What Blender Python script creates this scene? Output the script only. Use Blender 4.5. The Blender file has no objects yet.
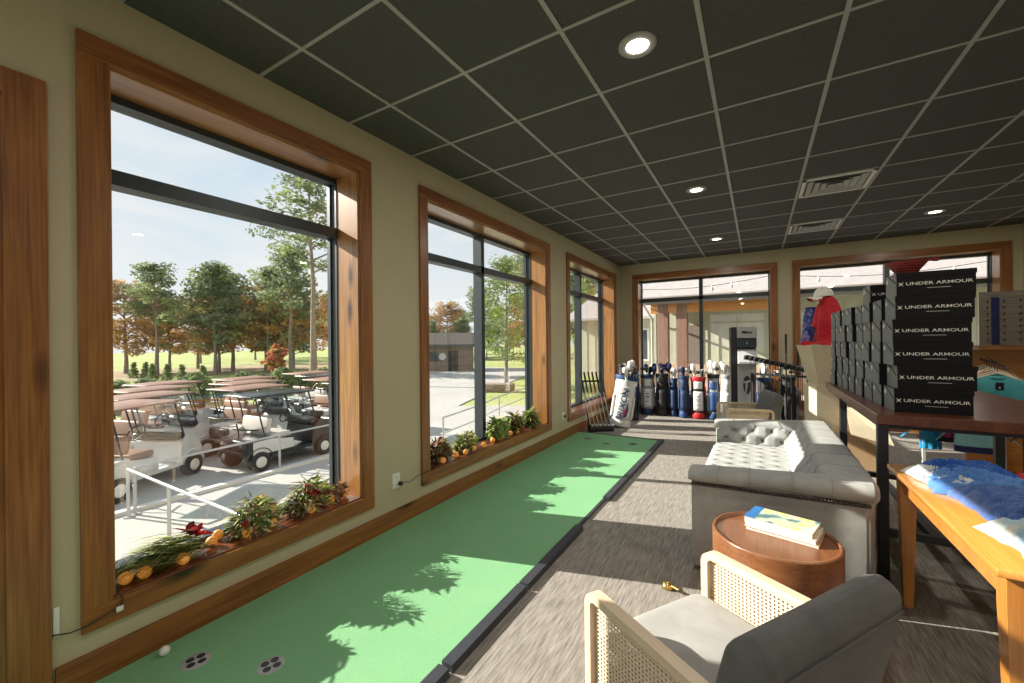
import bpy, bmesh, math, random
from math import sin, cos, pi, radians as R, sqrt, atan2, exp, hypot
from mathutils import Vector, Matrix, noise

random.seed(7)
sc = bpy.context.scene
COL = sc.collection

# ------------------------------------------------------------------ helpers
class MB:
    """collects geometry for ONE mesh object"""
    def __init__(s):
        s.v = []; s.f = []; s.m = []; s.s = []
    def add(s, vs, fs, mi=0, smooth=False):
        o = len(s.v)
        s.v += [tuple(p) for p in vs]
        for f in fs:
            s.f.append(tuple(i + o for i in f)); s.m.append(mi); s.s.append(smooth)
        return s
    def box(s, x0, x1, y0, y1, z0, z1, mi=0):
        if x0 > x1: x0, x1 = x1, x0
        if y0 > y1: y0, y1 = y1, y0
        if z0 > z1: z0, z1 = z1, z0
        vs = [(x, y, z) for x in (x0, x1) for y in (y0, y1) for z in (z0, z1)]
        return s.add(vs, [(0, 1, 3, 2), (4, 6, 7, 5), (0, 4, 5, 1), (2, 3, 7, 6), (0, 2, 6, 4), (1, 5, 7, 3)], mi)
    def rbox(s, c, size, bev=.01, seg=2, rot=None, mi=0, smooth=True):
        bm = bmesh.new()
        bmesh.ops.create_cube(bm, size=1)
        for v in bm.verts: v.co = Vector((v.co.x * size[0], v.co.y * size[1], v.co.z * size[2]))
        bev = min(bev, min(size) * .49)
        if bev > 0:
            bmesh.ops.bevel(bm, geom=list(bm.edges), offset=bev, segments=seg, profile=.5, affect='EDGES')
        M = Matrix.Translation(Vector(c)) @ (rot.to_4x4() if rot is not None else Matrix.Identity(4))
        bm.verts.index_update()
        s.add([M @ v.co for v in bm.verts], [[v.index for v in f.verts] for f in bm.faces], mi, smooth and bev > 0)
        bm.free(); return s
    def cyl(s, p0, p1, r0, r1=None, n=12, caps=True, mi=0, smooth=True):
        r1 = r0 if r1 is None else r1
        p0 = Vector(p0); p1 = Vector(p1); d = (p1 - p0).normalized()
        a = d.orthogonal().normalized(); b = d.cross(a)
        vs = []
        for p, r in ((p0, r0), (p1, r1)):
            for i in range(n):
                t = 2 * pi * i / n
                vs.append(p + a * (r * cos(t)) + b * (r * sin(t)))
        s.add(vs, [(i, (i + 1) % n, n + (i + 1) % n, n + i) for i in range(n)], mi, smooth)
        if caps:
            s.add(vs[:n], [tuple(reversed(range(n)))], mi); s.add(vs[n:], [tuple(range(n))], mi)
        return s
    def tube(s, pts, r, n=8, mi=0, closed=False):
        pts = [Vector(p) for p in pts]; N = len(pts); vs = []
        prev = None
        for i, p in enumerate(pts):
            if closed: t = pts[(i + 1) % N] - pts[i - 1]
            else: t = pts[min(i + 1, N - 1)] - pts[max(i - 1, 0)]
            t.normalize()
            a = t.orthogonal().normalized() if prev is None else (prev - t * prev.dot(t)).normalized()
            prev = a; b = t.cross(a)
            rr = r[i] if isinstance(r, (list, tuple)) else r
            for k in range(n):
                q = 2 * pi * k / n
                vs.append(p + a * rr * cos(q) + b * rr * sin(q))
        fs = []
        for i in range(N if closed else N - 1):
            j = (i + 1) % N
            for k in range(n):
                fs.append((i * n + k, i * n + (k + 1) % n, j * n + (k + 1) % n, j * n + k))
        s.add(vs, fs, mi, True)
        if not closed:
            s.add(vs[:n], [tuple(reversed(range(n)))], mi); s.add(vs[-n:], [tuple(range(n))], mi)
        return s
    def lathe(s, prof, c=(0, 0, 0), n=24, mi=0, smooth=True, sx=1, sy=1):
        vs = []; fs = []; m = len(prof)
        for i in range(n):
            t = 2 * pi * i / n
            for r, z in prof: vs.append((c[0] + r * cos(t) * sx, c[1] + r * sin(t) * sy, c[2] + z))
        for i in range(n):
            j = (i + 1) % n
            for k in range(m - 1): fs.append((i * m + k, j * m + k, j * m + k + 1, i * m + k + 1))
        return s.add(vs, fs, mi, smooth)
    def ball(s, c, r, nu=12, nv=8, sc_=(1, 1, 1), mi=0):
        vs = [(c[0], c[1], c[2] - r * sc_[2])]; fs = []
        for j in range(1, nv):
            ph = -pi / 2 + pi * j / nv
            for i in range(nu):
                t = 2 * pi * i / nu
                vs.append((c[0] + r * sc_[0] * cos(ph) * cos(t), c[1] + r * sc_[1] * cos(ph) * sin(t), c[2] + r * sc_[2] * sin(ph)))
        vs.append((c[0], c[1], c[2] + r * sc_[2])); L = len(vs) - 1
        for i in range(nu):
            fs.append((0, 1 + (i + 1) % nu, 1 + i)); b = 1 + (nv - 2) * nu
            fs.append((L, b + i, b + (i + 1) % nu))
            for j in range(nv - 2):
                a = 1 + j * nu
                fs.append((a + i, a + (i + 1) % nu, a + nu + (i + 1) % nu, a + nu + i))
        return s.add(vs, fs, mi, True)
    def prism(s, poly, ax, a0, a1, mi=0, smooth=False):
        """poly of 2D points in the two remaining axes (x,y,z order) extruded along ax"""
        def P(p, a):
            if ax == 'x': return (a, p[0], p[1])
            if ax == 'y': return (p[0], a, p[1])
            return (p[0], p[1], a)
        n = len(poly)
        vs = [P(p, a0) for p in poly] + [P(p, a1) for p in poly]
        s.add(vs, [(i, (i + 1) % n, n + (i + 1) % n, n + i) for i in range(n)], mi, smooth)
        s.add(vs[:n], [tuple(reversed(range(n)))], mi); s.add(vs[n:], [tuple(range(n))], mi)
        return s
    def grid(s, fn, nu, nv, mi=0, cu=False, smooth=True):
        vs = [fn(i / (nu if cu else nu - 1), j / (nv - 1)) for j in range(nv) for i in range(nu)]
        fs = []
        for j in range(nv - 1):
            for i in range(nu if cu else nu - 1):
                k = (i + 1) % nu
                fs.append((j * nu + i, j * nu + k, (j + 1) * nu + k, (j + 1) * nu + i))
        return s.add(vs, fs, mi, smooth)
    def loft(s, rings, mi=0, smooth=True, caps=True):
        n = len(rings[0]); vs = [p for r in rings for p in r]; fs = []
        for j in range(len(rings) - 1):
            for i in range(n):
                fs.append((j * n + i, j * n + (i + 1) % n, (j + 1) * n + (i + 1) % n, (j + 1) * n + i))
        s.add(vs, fs, mi, smooth)
        if caps:
            s.add(rings[0], [tuple(reversed(range(n)))], mi); s.add(rings[-1], [tuple(range(n))], mi)
        return s
    def xf(s, M):
        s.v = [tuple(M @ Vector(p)) for p in s.v]; return s

def build(name, mb, mats, parent=None, origin=False, fix=True):
    """link the collected geometry as ONE mesh object"""
    me = bpy.data.meshes.new(name)
    vs = mb.v; loc = Vector((0, 0, 0))
    if origin and vs:
        xs = [p[0] for p in vs]; ys = [p[1] for p in vs]; zs = [p[2] for p in vs]
        loc = Vector(((min(xs) + max(xs)) / 2, (min(ys) + max(ys)) / 2, min(zs)))
        vs = [tuple(Vector(p) - loc) for p in vs]
    me.from_pydata(vs, [], mb.f)
    for m in (mats if isinstance(mats, (list, tuple)) else [mats]): me.materials.append(m)
    me.polygons.foreach_set('material_index', mb.m)
    me.polygons.foreach_set('use_smooth', mb.s)
    me.update()
    if fix:
        bm = bmesh.new(); bm.from_mesh(me)
        bmesh.ops.recalc_face_normals(bm, faces=bm.faces)
        bm.to_mesh(me); bm.free()
    o = bpy.data.objects.new(name, me); COL.objects.link(o)
    o.location = loc
    if parent is not None: o.parent = parent
    return o

def tag(o, label=None, cat=None, group=None, kind=None):
    if label: o['label'] = label
    if cat: o['category'] = cat
    if group: o['group'] = group
    if kind: o['kind'] = kind
    return o

def thing(name, label, cat, loc=(0, 0, 0), rotz=0, group=None):
    o = bpy.data.objects.new(name, None); COL.objects.link(o)
    o.empty_display_size = .1
    o.location = loc; o.rotation_euler = (0, 0, rotz)
    return tag(o, label, cat, group)

def dup(root, loc, rotz=None, label=None, group=None, scale=None, rot=None):
    r = root.copy(); COL.objects.link(r); r.location = loc
    if rotz is not None: r.rotation_euler = (0, 0, rotz)
    if rot is not None: r.rotation_euler = rot
    if scale is not None: r.scale = scale if isinstance(scale, (tuple, list)) else (scale,) * 3
    if label: r['label'] = label
    if group: r['group'] = group
    for ch in list(root.children):
        c = ch.copy(); COL.objects.link(c); c.parent = r
        for g in list(ch.children):
            d = g.copy(); COL.objects.link(d); d.parent = c
    return r

def struct(o): o['kind'] = 'structure'; return o

def text_mb(txt, size=1.0, extrude=0.0, sx=1.0, shear=0.0, bold=0.0):
    """letters as geometry in the xy plane, centred"""
    cu = bpy.data.curves.new('lettering', 'FONT')
    cu.body = txt; cu.size = size; cu.extrude = extrude; cu.align_x = 'CENTER'; cu.align_y = 'CENTER'
    cu.shear = shear; cu.offset = bold; cu.resolution_u = 3
    o = bpy.data.objects.new('lettering', cu); COL.objects.link(o)
    dg = bpy.context.evaluated_depsgraph_get()
    me = bpy.data.meshes.new_from_object(o.evaluated_get(dg))
    mb = MB()
    mb.add([(v.co.x * sx, v.co.y, v.co.z) for v in me.vertices], [tuple(p.vertices) for p in me.polygons])
    bpy.data.objects.remove(o); bpy.data.meshes.remove(me); bpy.data.curves.remove(cu)
    return mb

def join(a, b, mi=None):
    o = len(a.v); a.v += b.v
    a.f += [tuple(i + o for i in f) for f in b.f]
    a.m += [mi if mi is not None else k for k in b.m]; a.s += b.s
    return a

def fbm(x, y, z=0, o=3):
    return noise.fractal(Vector((x, y, z)), 1.0, 2.0, o)

# ------------------------------------------------------------------ materials
class NT:
    def __init__(s, name):
        s.mat = bpy.data.materials.new(name); s.mat.use_nodes = True
        s.t = s.mat.node_tree; s.t.nodes.clear()
        s.out = s.n('ShaderNodeOutputMaterial')
    def n(s, typ, **k):
        nd = s.t.nodes.new(typ)
        for a, b in k.items(): setattr(nd, a, b)
        return nd
    def l(s, a, b): s.t.links.new(a, b)
    def ramp(s, fac, stops):
        r = s.n('ShaderNodeValToRGB'); el = r.color_ramp.elements
        while len(el) < len(stops): el.new(.5)
        for e, (p, c) in zip(el, stops): e.position = p; e.color = (c + (1,)) if len(c) == 3 else c
        s.l(fac, r.inputs['Fac']); return r.outputs['Color']
    def coords(s, scale=(1, 1, 1), rot=(0, 0, 0), kind='Object'):
        tc = s.n('ShaderNodeTexCoord'); mp = s.n('ShaderNodeMapping')
        mp.inputs['Scale'].default_value = scale; mp.inputs['Rotation'].default_value = rot
        s.l(tc.outputs[kind], mp.inputs['Vector']); return mp.outputs['Vector']
    def noise(s, vec, scale, detail=3, rough=.5, dist=0):
        nd = s.n('ShaderNodeTexNoise'); s.l(vec, nd.inputs['Vector'])
        nd.inputs['Scale'].default_value = scale; nd.inputs['Detail'].default_value = detail
        nd.inputs['Roughness'].default_value = rough; nd.inputs['Distortion'].default_value = dist
        return nd.outputs['Fac']
    def mix(s, fac, a, b, mode='MIX'):
        m = s.n('ShaderNodeMix', data_type='RGBA', blend_type=mode)
        for sock, v in ((m.inputs[0], fac), (m.inputs[6], a), (m.inputs[7], b)):
            if hasattr(v, 'is_output'): s.l(v, sock)
            elif isinstance(v, (int, float)): sock.default_value = v
            else: sock.default_value = tuple(v) + (1,) if len(v) == 3 else v
        return m.outputs[2]
    def bsdf(s, color, rough=.5, metal=0, spec=.5, bump=None, bstr=.2, bdist=.01, **kw):
        b = s.n('ShaderNodeBsdfPrincipled')
        if hasattr(color, 'is_output'): s.l(color, b.inputs['Base Color'])
        else: b.inputs['Base Color'].default_value = tuple(color) + (1,)
        if hasattr(rough, 'is_output'): s.l(rough, b.inputs['Roughness'])
        else: b.inputs['Roughness'].default_value = rough
        b.inputs['Metallic'].default_value = metal
        b.inputs['Specular IOR Level'].default_value = spec
        for k, v in kw.items(): b.inputs[k.replace('_', ' ')].default_value = v
        if bump is not None:
            bp = s.n('ShaderNodeBump'); bp.inputs['Strength'].default_value = bstr; bp.inputs['Distance'].default_value = bdist
            s.l(bump, bp.inputs['Height']); s.l(bp.outputs['Normal'], b.inputs['Normal'])
        s.l(b.outputs[0], s.out.inputs['Surface'])
        return b

def plain(name, c, rough=.5, metal=0, var=.12, scale=30, bump=0, spec=.5, bdist=.004, **kw):
    t = NT(name); v = t.coords()
    f = t.noise(v, scale, 3)
    col = t.ramp(f, [(.3, tuple(x * (1 - var) for x in c)), (.7, tuple(min(1, x * (1 + var)) for x in c))])
    t.bsdf(col, rough, metal, spec, bump=f if bump else None, bstr=bump, bdist=bdist, **kw)
    return t.mat

def wood(name, axis, dark, mid, light, rough=.38, knots=True, along=1.3, across=16, coat=.15):
    t = NT(name)
    sc_ = [across] * 3; sc_['xyz'.index(axis)] = along
    v = t.coords(tuple(sc_))
    f = t.noise(v, 1.0, 6, .6, .8)
    sc2 = [across * 7] * 3; sc2['xyz'.index(axis)] = along * 2
    f2 = t.noise(t.coords(tuple(sc2)), 1.0, 2)
    col = t.ramp(f, [(.25, dark), (.5, mid), (.75, light)])
    col = t.mix(.35, col, t.ramp(f2, [(.3, dark), (.7, light)]), 'MIX')
    if knots:
        sk = [5.5] * 3; sk['xyz'.index(axis)] = 1.7
        vo = t.n('ShaderNodeTexVoronoi'); t.l(t.coords(tuple(sk)), vo.inputs['Vector']); vo.inputs['Scale'].default_value = 1
        k = t.ramp(vo.outputs['Distance'], [(.05, (1, 1, 1)), (.22, (0, 0, 0))])
        col = t.mix(k, col, tuple(x * .22 for x in dark))
    t.bsdf(col, rough, 0, .5, bump=f2, bstr=.05, bdist=.002, Coat_Weight=coat, Coat_Roughness=.25)
    return t.mat

def emis(name, c, s):
    t = NT(name); e = t.n('ShaderNodeEmission')
    e.inputs[0].default_value = tuple(c) + (1,); e.inputs[1].default_value = s
    t.l(e.outputs[0], t.out.inputs['Surface']); return t.mat

M = {}
def wood_set(key, *a, **k):
    for ax in 'xyz': M[key + ax] = wood('%s_grain_%s' % (key, ax), ax, *a, **k)
wood_set('alder', (.10, .028, .007), (.26, .092, .022), (.42, .175, .046))
wood_set('lining', (.16, .055, .014), (.38, .165, .048), (.54, .27, .085), rough=.3, coat=.6)  # lit copy of the alder: sun and pavement bounce put into its colour
wood_set('honey', (.42, .15, .025), (.56, .22, .04), (.66, .30, .07), knots=False, rough=.22, coat=.6)
wood_set('walnut', (.10, .035, .013), (.20, .075, .028), (.29, .12, .045), knots=False, rough=.35, along=2.2, across=22)
wood_set('redwood', (.055, .014, .007), (.14, .038, .016), (.22, .07, .028), knots=False, rough=.3, coat=.35)
wood_set('ash', (.60, .46, .30), (.70, .55, .38), (.76, .62, .45), knots=False, rough=.45)

t = NT('wall_paint'); v = t.coords()
f = t.noise(v, 90, 4); g = t.noise(v, 2, 2)
t.bsdf(t.mix(.5, (.50, .435, .30), t.ramp(g, [(.3, (.47, .41, .28)), (.7, (.52, .455, .315))])), .75, 0, .25, bump=f, bstr=.35, bdist=.004); M['wall'] = t.mat

t = NT('charcoal_ceiling_tile'); v = t.coords()
f = t.noise(v, 190, 3, .7)
t.bsdf(t.ramp(f, [(.35, (.050, .052, .048)), (.65, (.098, .10, .092))]), .8, 0, .35, bump=f, bstr=.5, bdist=.003); M['tile'] = t.mat
M['grid'] = plain('grey_ceiling_grid', (.36, .36, .335), .5, 0, .05)

t = NT('striped_loop_carpet'); v = t.coords((85, 7, 1)); f = t.noise(v, 1, 3, .6)
f2 = t.noise(t.coords((260, 260, 1)), 1, 2, .6)
f3 = t.noise(t.coords((150, 9, 1)), 1, 2)
col = t.ramp(f, [(.30, (.125, .11, .094)), (.48, (.285, .26, .228)), (.62, (.415, .385, .345)), (.75, (.54, .515, .475))])
col = t.mix(.35, col, t.ramp(f3, [(.35, (.155, .13, .11)), (.65, (.395, .365, .325))]))
col = t.mix(.18, col, t.ramp(f2, [(.3, (.12, .10, .085)), (.7, (.50, .465, .415))]))
t.bsdf(col, .95, 0, .1, bump=f2, bstr=.6, bdist=.006); M['carpet'] = t.mat

t = NT('green_putting_turf'); v = t.coords()
f = t.noise(v, 260, 2, .7); g = t.noise(v, 3, 3)
col = t.mix(.5, t.ramp(f, [(.3, (.15, .365, .17)), (.7, (.29, .545, .295))]), t.ramp(g, [(.3, (.195, .43, .215)), (.7, (.24, .475, .25))]))
t.bsdf(col, .95, 0, .08, bump=f, bstr=.5, bdist=.004); M['turf'] = t.mat

def velvet(name, a, b, sheen=.12):
    t = NT(name); v = t.coords(); f = t.noise(v, 9, 4, .6, .6); g = t.noise(v, 420, 2)
    col = t.ramp(f, [(.3, a), (.7, b)])
    t.bsdf(col, .8, 0, .2, bump=g, bstr=.15, bdist=.002, Sheen_Weight=sheen, Sheen_Roughness=.4); return t.mat
M['velvet'] = velvet('silver_grey_velvet', (.315, .322, .308), (.40, .405, .388))
M['chairfab'] = velvet('grey_woven_upholstery', (.30, .292, .278), (.37, .36, .345), .08)
M['chairback'] = velvet('charcoal_grey_upholstery', (.105, .105, .10), (.15, .148, .14), .1)
M['black'] = plain('black_metal', (.02, .02, .023), .42, 0, .2)
M['blackplastic'] = plain('black_plastic', (.022, .022, .024), .35)
M['alu'] = plain('dark_bronze_aluminium', (.045, .055, .062), .38, .3, .1)
M['grey'] = plain('grey_plastic', (.38, .38, .37), .45)
M['white'] = plain('white_plastic', (.78, .77, .73), .4, 0, .03)
M['paper'] = plain('white_paper', (.82, .80, .74), .7, 0, .04)
M['steel'] = plain('brushed_steel', (.62, .62, .62), .28, 1, .05)
M['brass'] = plain('polished_brass', (.75, .55, .18), .25, 1, .05)
M['nail'] = plain('dark_nailheads', (.10, .085, .07), .35, .8, .1)
M['rubber'] = plain('dark_rubber_edging', (.035, .038, .048), .55, 0, .15)
M['cane'] = plain('woven_cane', (.74, .60, .42), .6, 0, .1, 300)
M['boxblack'] = plain('black_coated_card', (.008, .008, .009), .6, 0, .1, spec=.2)
M['boxgrey'] = plain('grey_coated_card', (.17, .185, .185), .5, 0, .08)
M['card'] = plain('brown_cardboard', (.36, .24, .13), .85, 0, .06)
M['cream'] = plain('cream_laminate', (.66, .57, .40), .6, 0, .05)
M['lamp'] = emis('lamp_lens_glow', (1, .86, .66), 14)
M['amber'] = emis('amber_bulb_glow', (1, .42, .06), 3.0)
t = NT('amber_wicker'); v = t.coords(); vo = t.n('ShaderNodeTexVoronoi'); t.l(v, vo.inputs['Vector']); vo.inputs['Scale'].default_value = 170
t.bsdf(t.ramp(vo.outputs['Distance'], [(.2, (.85, .50, .18)), (.6, (.55, .22, .05))]), .5, 0, .4, Emission_Color=(1, .36, .05, 1), Emission_Strength=.22); M['wicker'] = t.mat

# window glass: thin pane, mirror reflection by Fresnel over clear transmission
t = NT('clear_window_glass')
lw = t.n('ShaderNodeLayerWeight'); lw.inputs['Blend'].default_value = .5
pw = t.n('ShaderNodeMath', operation='POWER'); t.l(lw.outputs['Facing'], pw.inputs[0]); pw.inputs[1].default_value = 4.0
fr = t.n('ShaderNodeMath', operation='MULTIPLY_ADD'); t.l(pw.outputs[0], fr.inputs[0]); fr.inputs[1].default_value = .85; fr.inputs[2].default_value = .05
tr = t.n('ShaderNodeBsdfTransparent'); tr.inputs[0].default_value = (.985, .99, .985, 1)
gl = t.n('ShaderNodeBsdfGlossy'); gl.inputs['Roughness'].default_value = 0.0
mx = t.n('ShaderNodeMixShader'); t.l(fr.outputs[0], mx.inputs[0]); t.l(tr.outputs[0], mx.inputs[1]); t.l(gl.outputs[0], mx.inputs[2])
t.l(mx.outputs[0], t.out.inputs['Surface']); M['glass'] = t.mat

def leafmat(name, a, b, trans=.35, scale=3):
    t = NT(name); v = t.coords(); f = t.noise(v, scale, 3, .6)
    col = t.ramp(f, [(.3, a), (.7, b)])
    d = t.n('ShaderNodeBsdfDiffuse'); tl = t.n('ShaderNodeBsdfTranslucent'); mxs = t.n('ShaderNodeMixShader')
    t.l(col, d.inputs[0]); t.l(col, tl.inputs[0]); mxs.inputs[0].default_value = trans
    t.l(d.outputs[0], mxs.inputs[1]); t.l(tl.outputs[0], mxs.inputs[2]); t.l(mxs.outputs[0], t.out.inputs['Surface'])
    return t.mat
M['pine'] = leafmat('pine_needles', (.15, .19, .115), (.26, .30, .19))  # paler and greyer: distance haze put into the needle colour
M['oak'] = leafmat('green_leaves', (.24, .30, .13), (.42, .46, .24))
M['orange'] = leafmat('autumn_leaves', (.46, .26, .10), (.62, .42, .18))  # desaturated and lightened in place of distance haze
M['redleaf'] = leafmat('red_autumn_leaves', (.52, .16, .10), (.62, .28, .20))
M['rust'] = leafmat('bare_rusty_twigs', (.36, .25, .16), (.50, .36, .24))
M['bark'] = plain('grey_brown_bark', (.26, .21, .17), .9, 0, .3, 6, bump=.4)
M['straw'] = leafmat('green_straw', (.50, .53, .20), (.80, .76, .44), .45, 30)
M['fern'] = leafmat('dark_green_sprigs', (.08, .14, .04), (.25, .32, .11), .3, 40)
M['lime'] = leafmat('lime_green_leaves', (.22, .34, .07), (.40, .50, .14), .3, 30)
M['burg'] = leafmat('burgundy_leaves', (.12, .012, .014), (.24, .03, .03), .3, 30)
M['redpetal'] = leafmat('red_petals', (.38, .02, .02), (.52, .05, .04), .25, 30)
M['yellow'] = leafmat('yellow_petals', (.60, .42, .05), (.75, .55, .10), .25, 30)
M['brownsprig'] = leafmat('dried_brown_sprigs', (.14, .08, .05), (.34, .21, .12), .2, 40)

# ------------------------------------------------------------------ the room
XW, YB, XR, YR, ZC = -2.475, 8.54, 3.165, -4.2, 3.03     # wall faces, ceiling
TH = .345                                                  # wall thickness
struct(build('floor', MB().box(XW - TH, XR + TH, YR - TH, YB + TH, -.2, 0), M['carpet']))

def wall_boxes(mb, u0, u1, holes, place, z0=-.2, z1=3.2):
    """wall along u with rectangular holes (u0,u1,z0,z1), built from blocks"""
    cur = u0
    for a, b, c, d in sorted(holes):
        place(mb, cur, a, z0, z1); place(mb, a, b, z0, c); place(mb, a, b, d, z1); cur = b
    place(mb, cur, u1, z0, z1)

WIN_L = [('window_1', .6337, 1.976, []), ('window_2', 2.681, 5.041, [3.85]), ('window_3', 5.82, 8.135, [6.88]), ('fill_window_6', -3.6, -1.3, [-2.45])]  # last one is unseen, added behind the camera to let in light
WIN_B = [('window_4', -2.113, .208, [-.945]), ('window_5', .622, 2.97, [1.80])]
WIN_R = [('fill_window_7', -2.0, .3, [-.85]), ('fill_window_8', .7, 2.9, [1.8])]  # unseen rear windows, added as fill daylight for the room
WZ0, WZ1 = .335, 2.71
def pl(mb, a, b, c, d): mb.box(XW - TH, XW, a, b, c, d)
def pb(mb, a, b, c, d): mb.box(a, b, YB, YB + TH, c, d)
def prr(mb, a, b, c, d): mb.box(a, b, YR - TH, YR, c, d)
w = MB(); wall_boxes(w, YR - TH, YB + TH, [(a, b, WZ0, WZ1) for _, a, b, _ in WIN_L] + [(-.62, .335, 0, 2.43)], pl)
w.box(XW - TH, XW - .05, YR - TH, YB + TH, -1.6, -.2)
struct(build('wall_left', w, M['wall']))
w = MB(); wall_boxes(w, XW, XR + TH, [(a, b, WZ0, WZ1) for _, a, b, _ in WIN_B], pb); struct(build('wall_back', w, M['wall']))
w = MB(); wall_boxes(w, XW, XR + TH, [(a, b, WZ0, WZ1) for _, a, b, _ in WIN_R], prr); struct(build('wall_rear', w, M['wall']))
struct(build('wall_right', MB().box(XR, XR + TH, YR, YB, -.2, 3.2), M['wall']))

# ceiling: slab of tiles, raised light grid between them
ceil = MB().box(XW, XR, YR, YB, ZC, ZC + .17)
ceil_o = struct(build('ceiling', ceil, M['tile']))
LIGHTS = [(gx, gy) for gx in (-.5326, 1.912) for gy in (-2.66, -.22, 2.21, 4.65, 7.09)]
gm = MB(); x = -2.0576 - .61
gw = .0115
k = 0
while x < XR:
    if x > XW: gm.box(x - gw, x + gw, YR, YB, ZC - .006, ZC)
    x += .61
y = 1.2909 - .61 * 9
while y < YB:
    if y > YR: gm.box(XW, XR, y - gw * .8, y + gw * .8, ZC - .005, ZC)
    y += .61
struct(build('ceiling_grid', gm, M['grid'], ceil_o))

# baseboards
struct(build('baseboard_left', MB().box(XW, XW + .018, .46, YB, 0, .143).box(XW, XW + .018, YR, -.74, 0, .143), M['aldery']))
struct(build('baseboard_back', MB().box(XW + .018, XR, YB - .018, YB, 0, .143), M['alderx']))
struct(build('baseboard_right', MB().box(XR - .018, XR, YR, YB - .018, 0, .143), M['aldery']))

def window(name, a, b, mull, P, hor):
    """casing + lining + aluminium frame + panes; P maps (u0,u1,d0,d1,z0,z1) to a box, d = depth outwards from wall face"""
    root = struct(thing(name, None, None)); cw = .098; fd0, fd1 = .235, .335; fb = .020
    H, V = M['alder' + hor], M['alderz']
    m = MB()
    def B(*q, mi=0, mb=None): P(mb if mb is not None else m, *q, mi)
    B(a - cw, b + cw, -.02, 0, WZ1, WZ1 + cw, mi=0); B(a - cw, b + cw, -.02, 0, WZ0 - cw, WZ0, mi=0)
    B(a - cw, a, -.02, 0, WZ0, WZ1, mi=1); B(b, b + cw, -.02, 0, WZ0, WZ1, mi=1)
    struct(build('casing', m, [H, V], root))
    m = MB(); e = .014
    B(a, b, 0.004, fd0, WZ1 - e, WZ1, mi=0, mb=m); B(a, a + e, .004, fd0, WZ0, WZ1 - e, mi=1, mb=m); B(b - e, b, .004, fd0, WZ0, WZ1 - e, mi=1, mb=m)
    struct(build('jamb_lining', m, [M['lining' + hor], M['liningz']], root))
    m = MB(); B(a, b, .002, fd0, WZ0 - .02, WZ0 + .008, mb=m); struct(build('sill', m, M['redwood' + hor], root))
    m = MB(); tz = 2.25; tb = .075
    B(a, b, fd0, fd1, WZ1 - .05, WZ1, mb=m); B(a, b, fd0, fd1, WZ0, WZ0 + .03, mb=m)
    B(a, a + fb, fd0, fd1, WZ0, WZ1, mb=m); B(b - fb, b, fd0, fd1, WZ0, WZ1, mb=m)
    B(a, b, fd0 - .012, fd1, tz, tz + tb, mb=m)
    # glazing stops round the glass
    B(a + fb, a + fb + .012,   .295, .33, WZ0, WZ1, mb=m); B(b - fb - .012, b - fb, .295, .33, WZ0, WZ1, mb=m)
    for u in mull: B(u - .032, u + .032, fd0 - .012, fd1, WZ0, WZ1, mb=m)
    struct(build('window_frame', m, M['alu'], root))
    us = [a + fb] + sum([[u - .03, u + .03] for u in mull], []) + [b - fb]
    for i in range(0, len(us), 2):
        for z0, z1 in ((WZ0 + .03, tz), (tz + tb, WZ1 - .05)):
            m = MB(); B(us[i], us[i + 1], .290, .294, z0, z1, mb=m); struct(build('pane', m, M['glass'], root))
def PL(mb, u0, u1, d0, d1, z0, z1, mi=0): mb.box(XW - d0, XW - d1, u0, u1, z0, z1, mi)
def PB(mb, u0, u1, d0, d1, z0, z1, mi=0): mb.box(u0, u1, YB + d0, YB + d1, z0, z1, mi)
def PRR(mb, u0, u1, d0, d1, z0, z1, mi=0): mb.box(u0, u1, YR - d0, YR - d1, z0, z1, mi)
for n, a, b, ml in WIN_L: window(n, a, b, ml, PL, 'y')
for n, a, b, ml in WIN_B: window(n, a, b, ml, PB, 'x')
for n, a, b, ml in WIN_R: window(n, a, b, ml, PRR, 'x')

# timber door casing at the left edge of the view, glazed timber door inside it
d1 = struct(thing('door_1', None, None))
m = MB().box(XW, XW + .022, .335, .449, 0, 2.53, 1).box(XW, XW + .022, -.73, -.62, 0, 2.53, 1).box(XW, XW + .022, -.62, .335, 2.43, 2.53, 0)
m.box(XW - .3, XW, .32, .335, 0, 2.43, 1).box(XW - .3, XW, -.62, -.605, 0, 2.43, 1).box(XW - .3, XW, -.605, .32, 2.415, 2.43, 0)
struct(build('casing', m, [M['aldery'], M['alderz']], d1))
m = MB().box(XW - .26, XW - .215, -.60, -.48, .01, 2.41, 1).box(XW - .26, XW - .215, .195, .315, .01, 2.41, 1)
m.box(XW - .26, XW - .215, -.48, .195, 2.28, 2.41).box(XW - .26, XW - .215, -.48, .195, .01, .26)
struct(build('door_leaf', m, [M['aldery'], M['alderz']], d1))
struct(build('pane', MB().box(XW - .24, XW - .235, -.48, .195, .26, 2.28), M['glass'], d1))

# recessed downlights in the ceiling tiles
def downlight(i, x, y):
    lab = {(-.5326, 2.21): 'lit round recessed ceiling light nearest the camera, largest in view', (-.5326, 4.65): 'lit round recessed ceiling light, second along the row above the green mat',
           (-.5326, 7.09): 'lit round recessed ceiling light near the corner window, farthest of the left row', (1.912, 7.09): 'lit round recessed ceiling light above the tall stack of black boxes'}.get((x, y), 'lit round recessed ceiling light behind the viewer')
    t = thing('recessed_spotlight', lab, 'ceiling light', (x, y, ZC), group='recessed ceiling lights')
    build('trim_ring', MB().lathe([(.058, -.001), (.06, -.010), (.092, -.010), (.098, -.004), (.098, .0)], n=32), M['grey'], t)
    build('lens', MB().lathe([(0, -.006), (.058, -.006)], n=28), M['lamp'], t)
    li = bpy.data.lights.new('downlight_beam', 'AREA'); li.shape = 'DISK'; li.size = .11; li.energy = LAMP_W; li.color = (1, .94, .84)
    lo = bpy.data.objects.new('downlight_beam', li); COL.objects.link(lo); lo.parent = t; lo.location = (0, 0, -.014)
LAMP_W = 13
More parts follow.
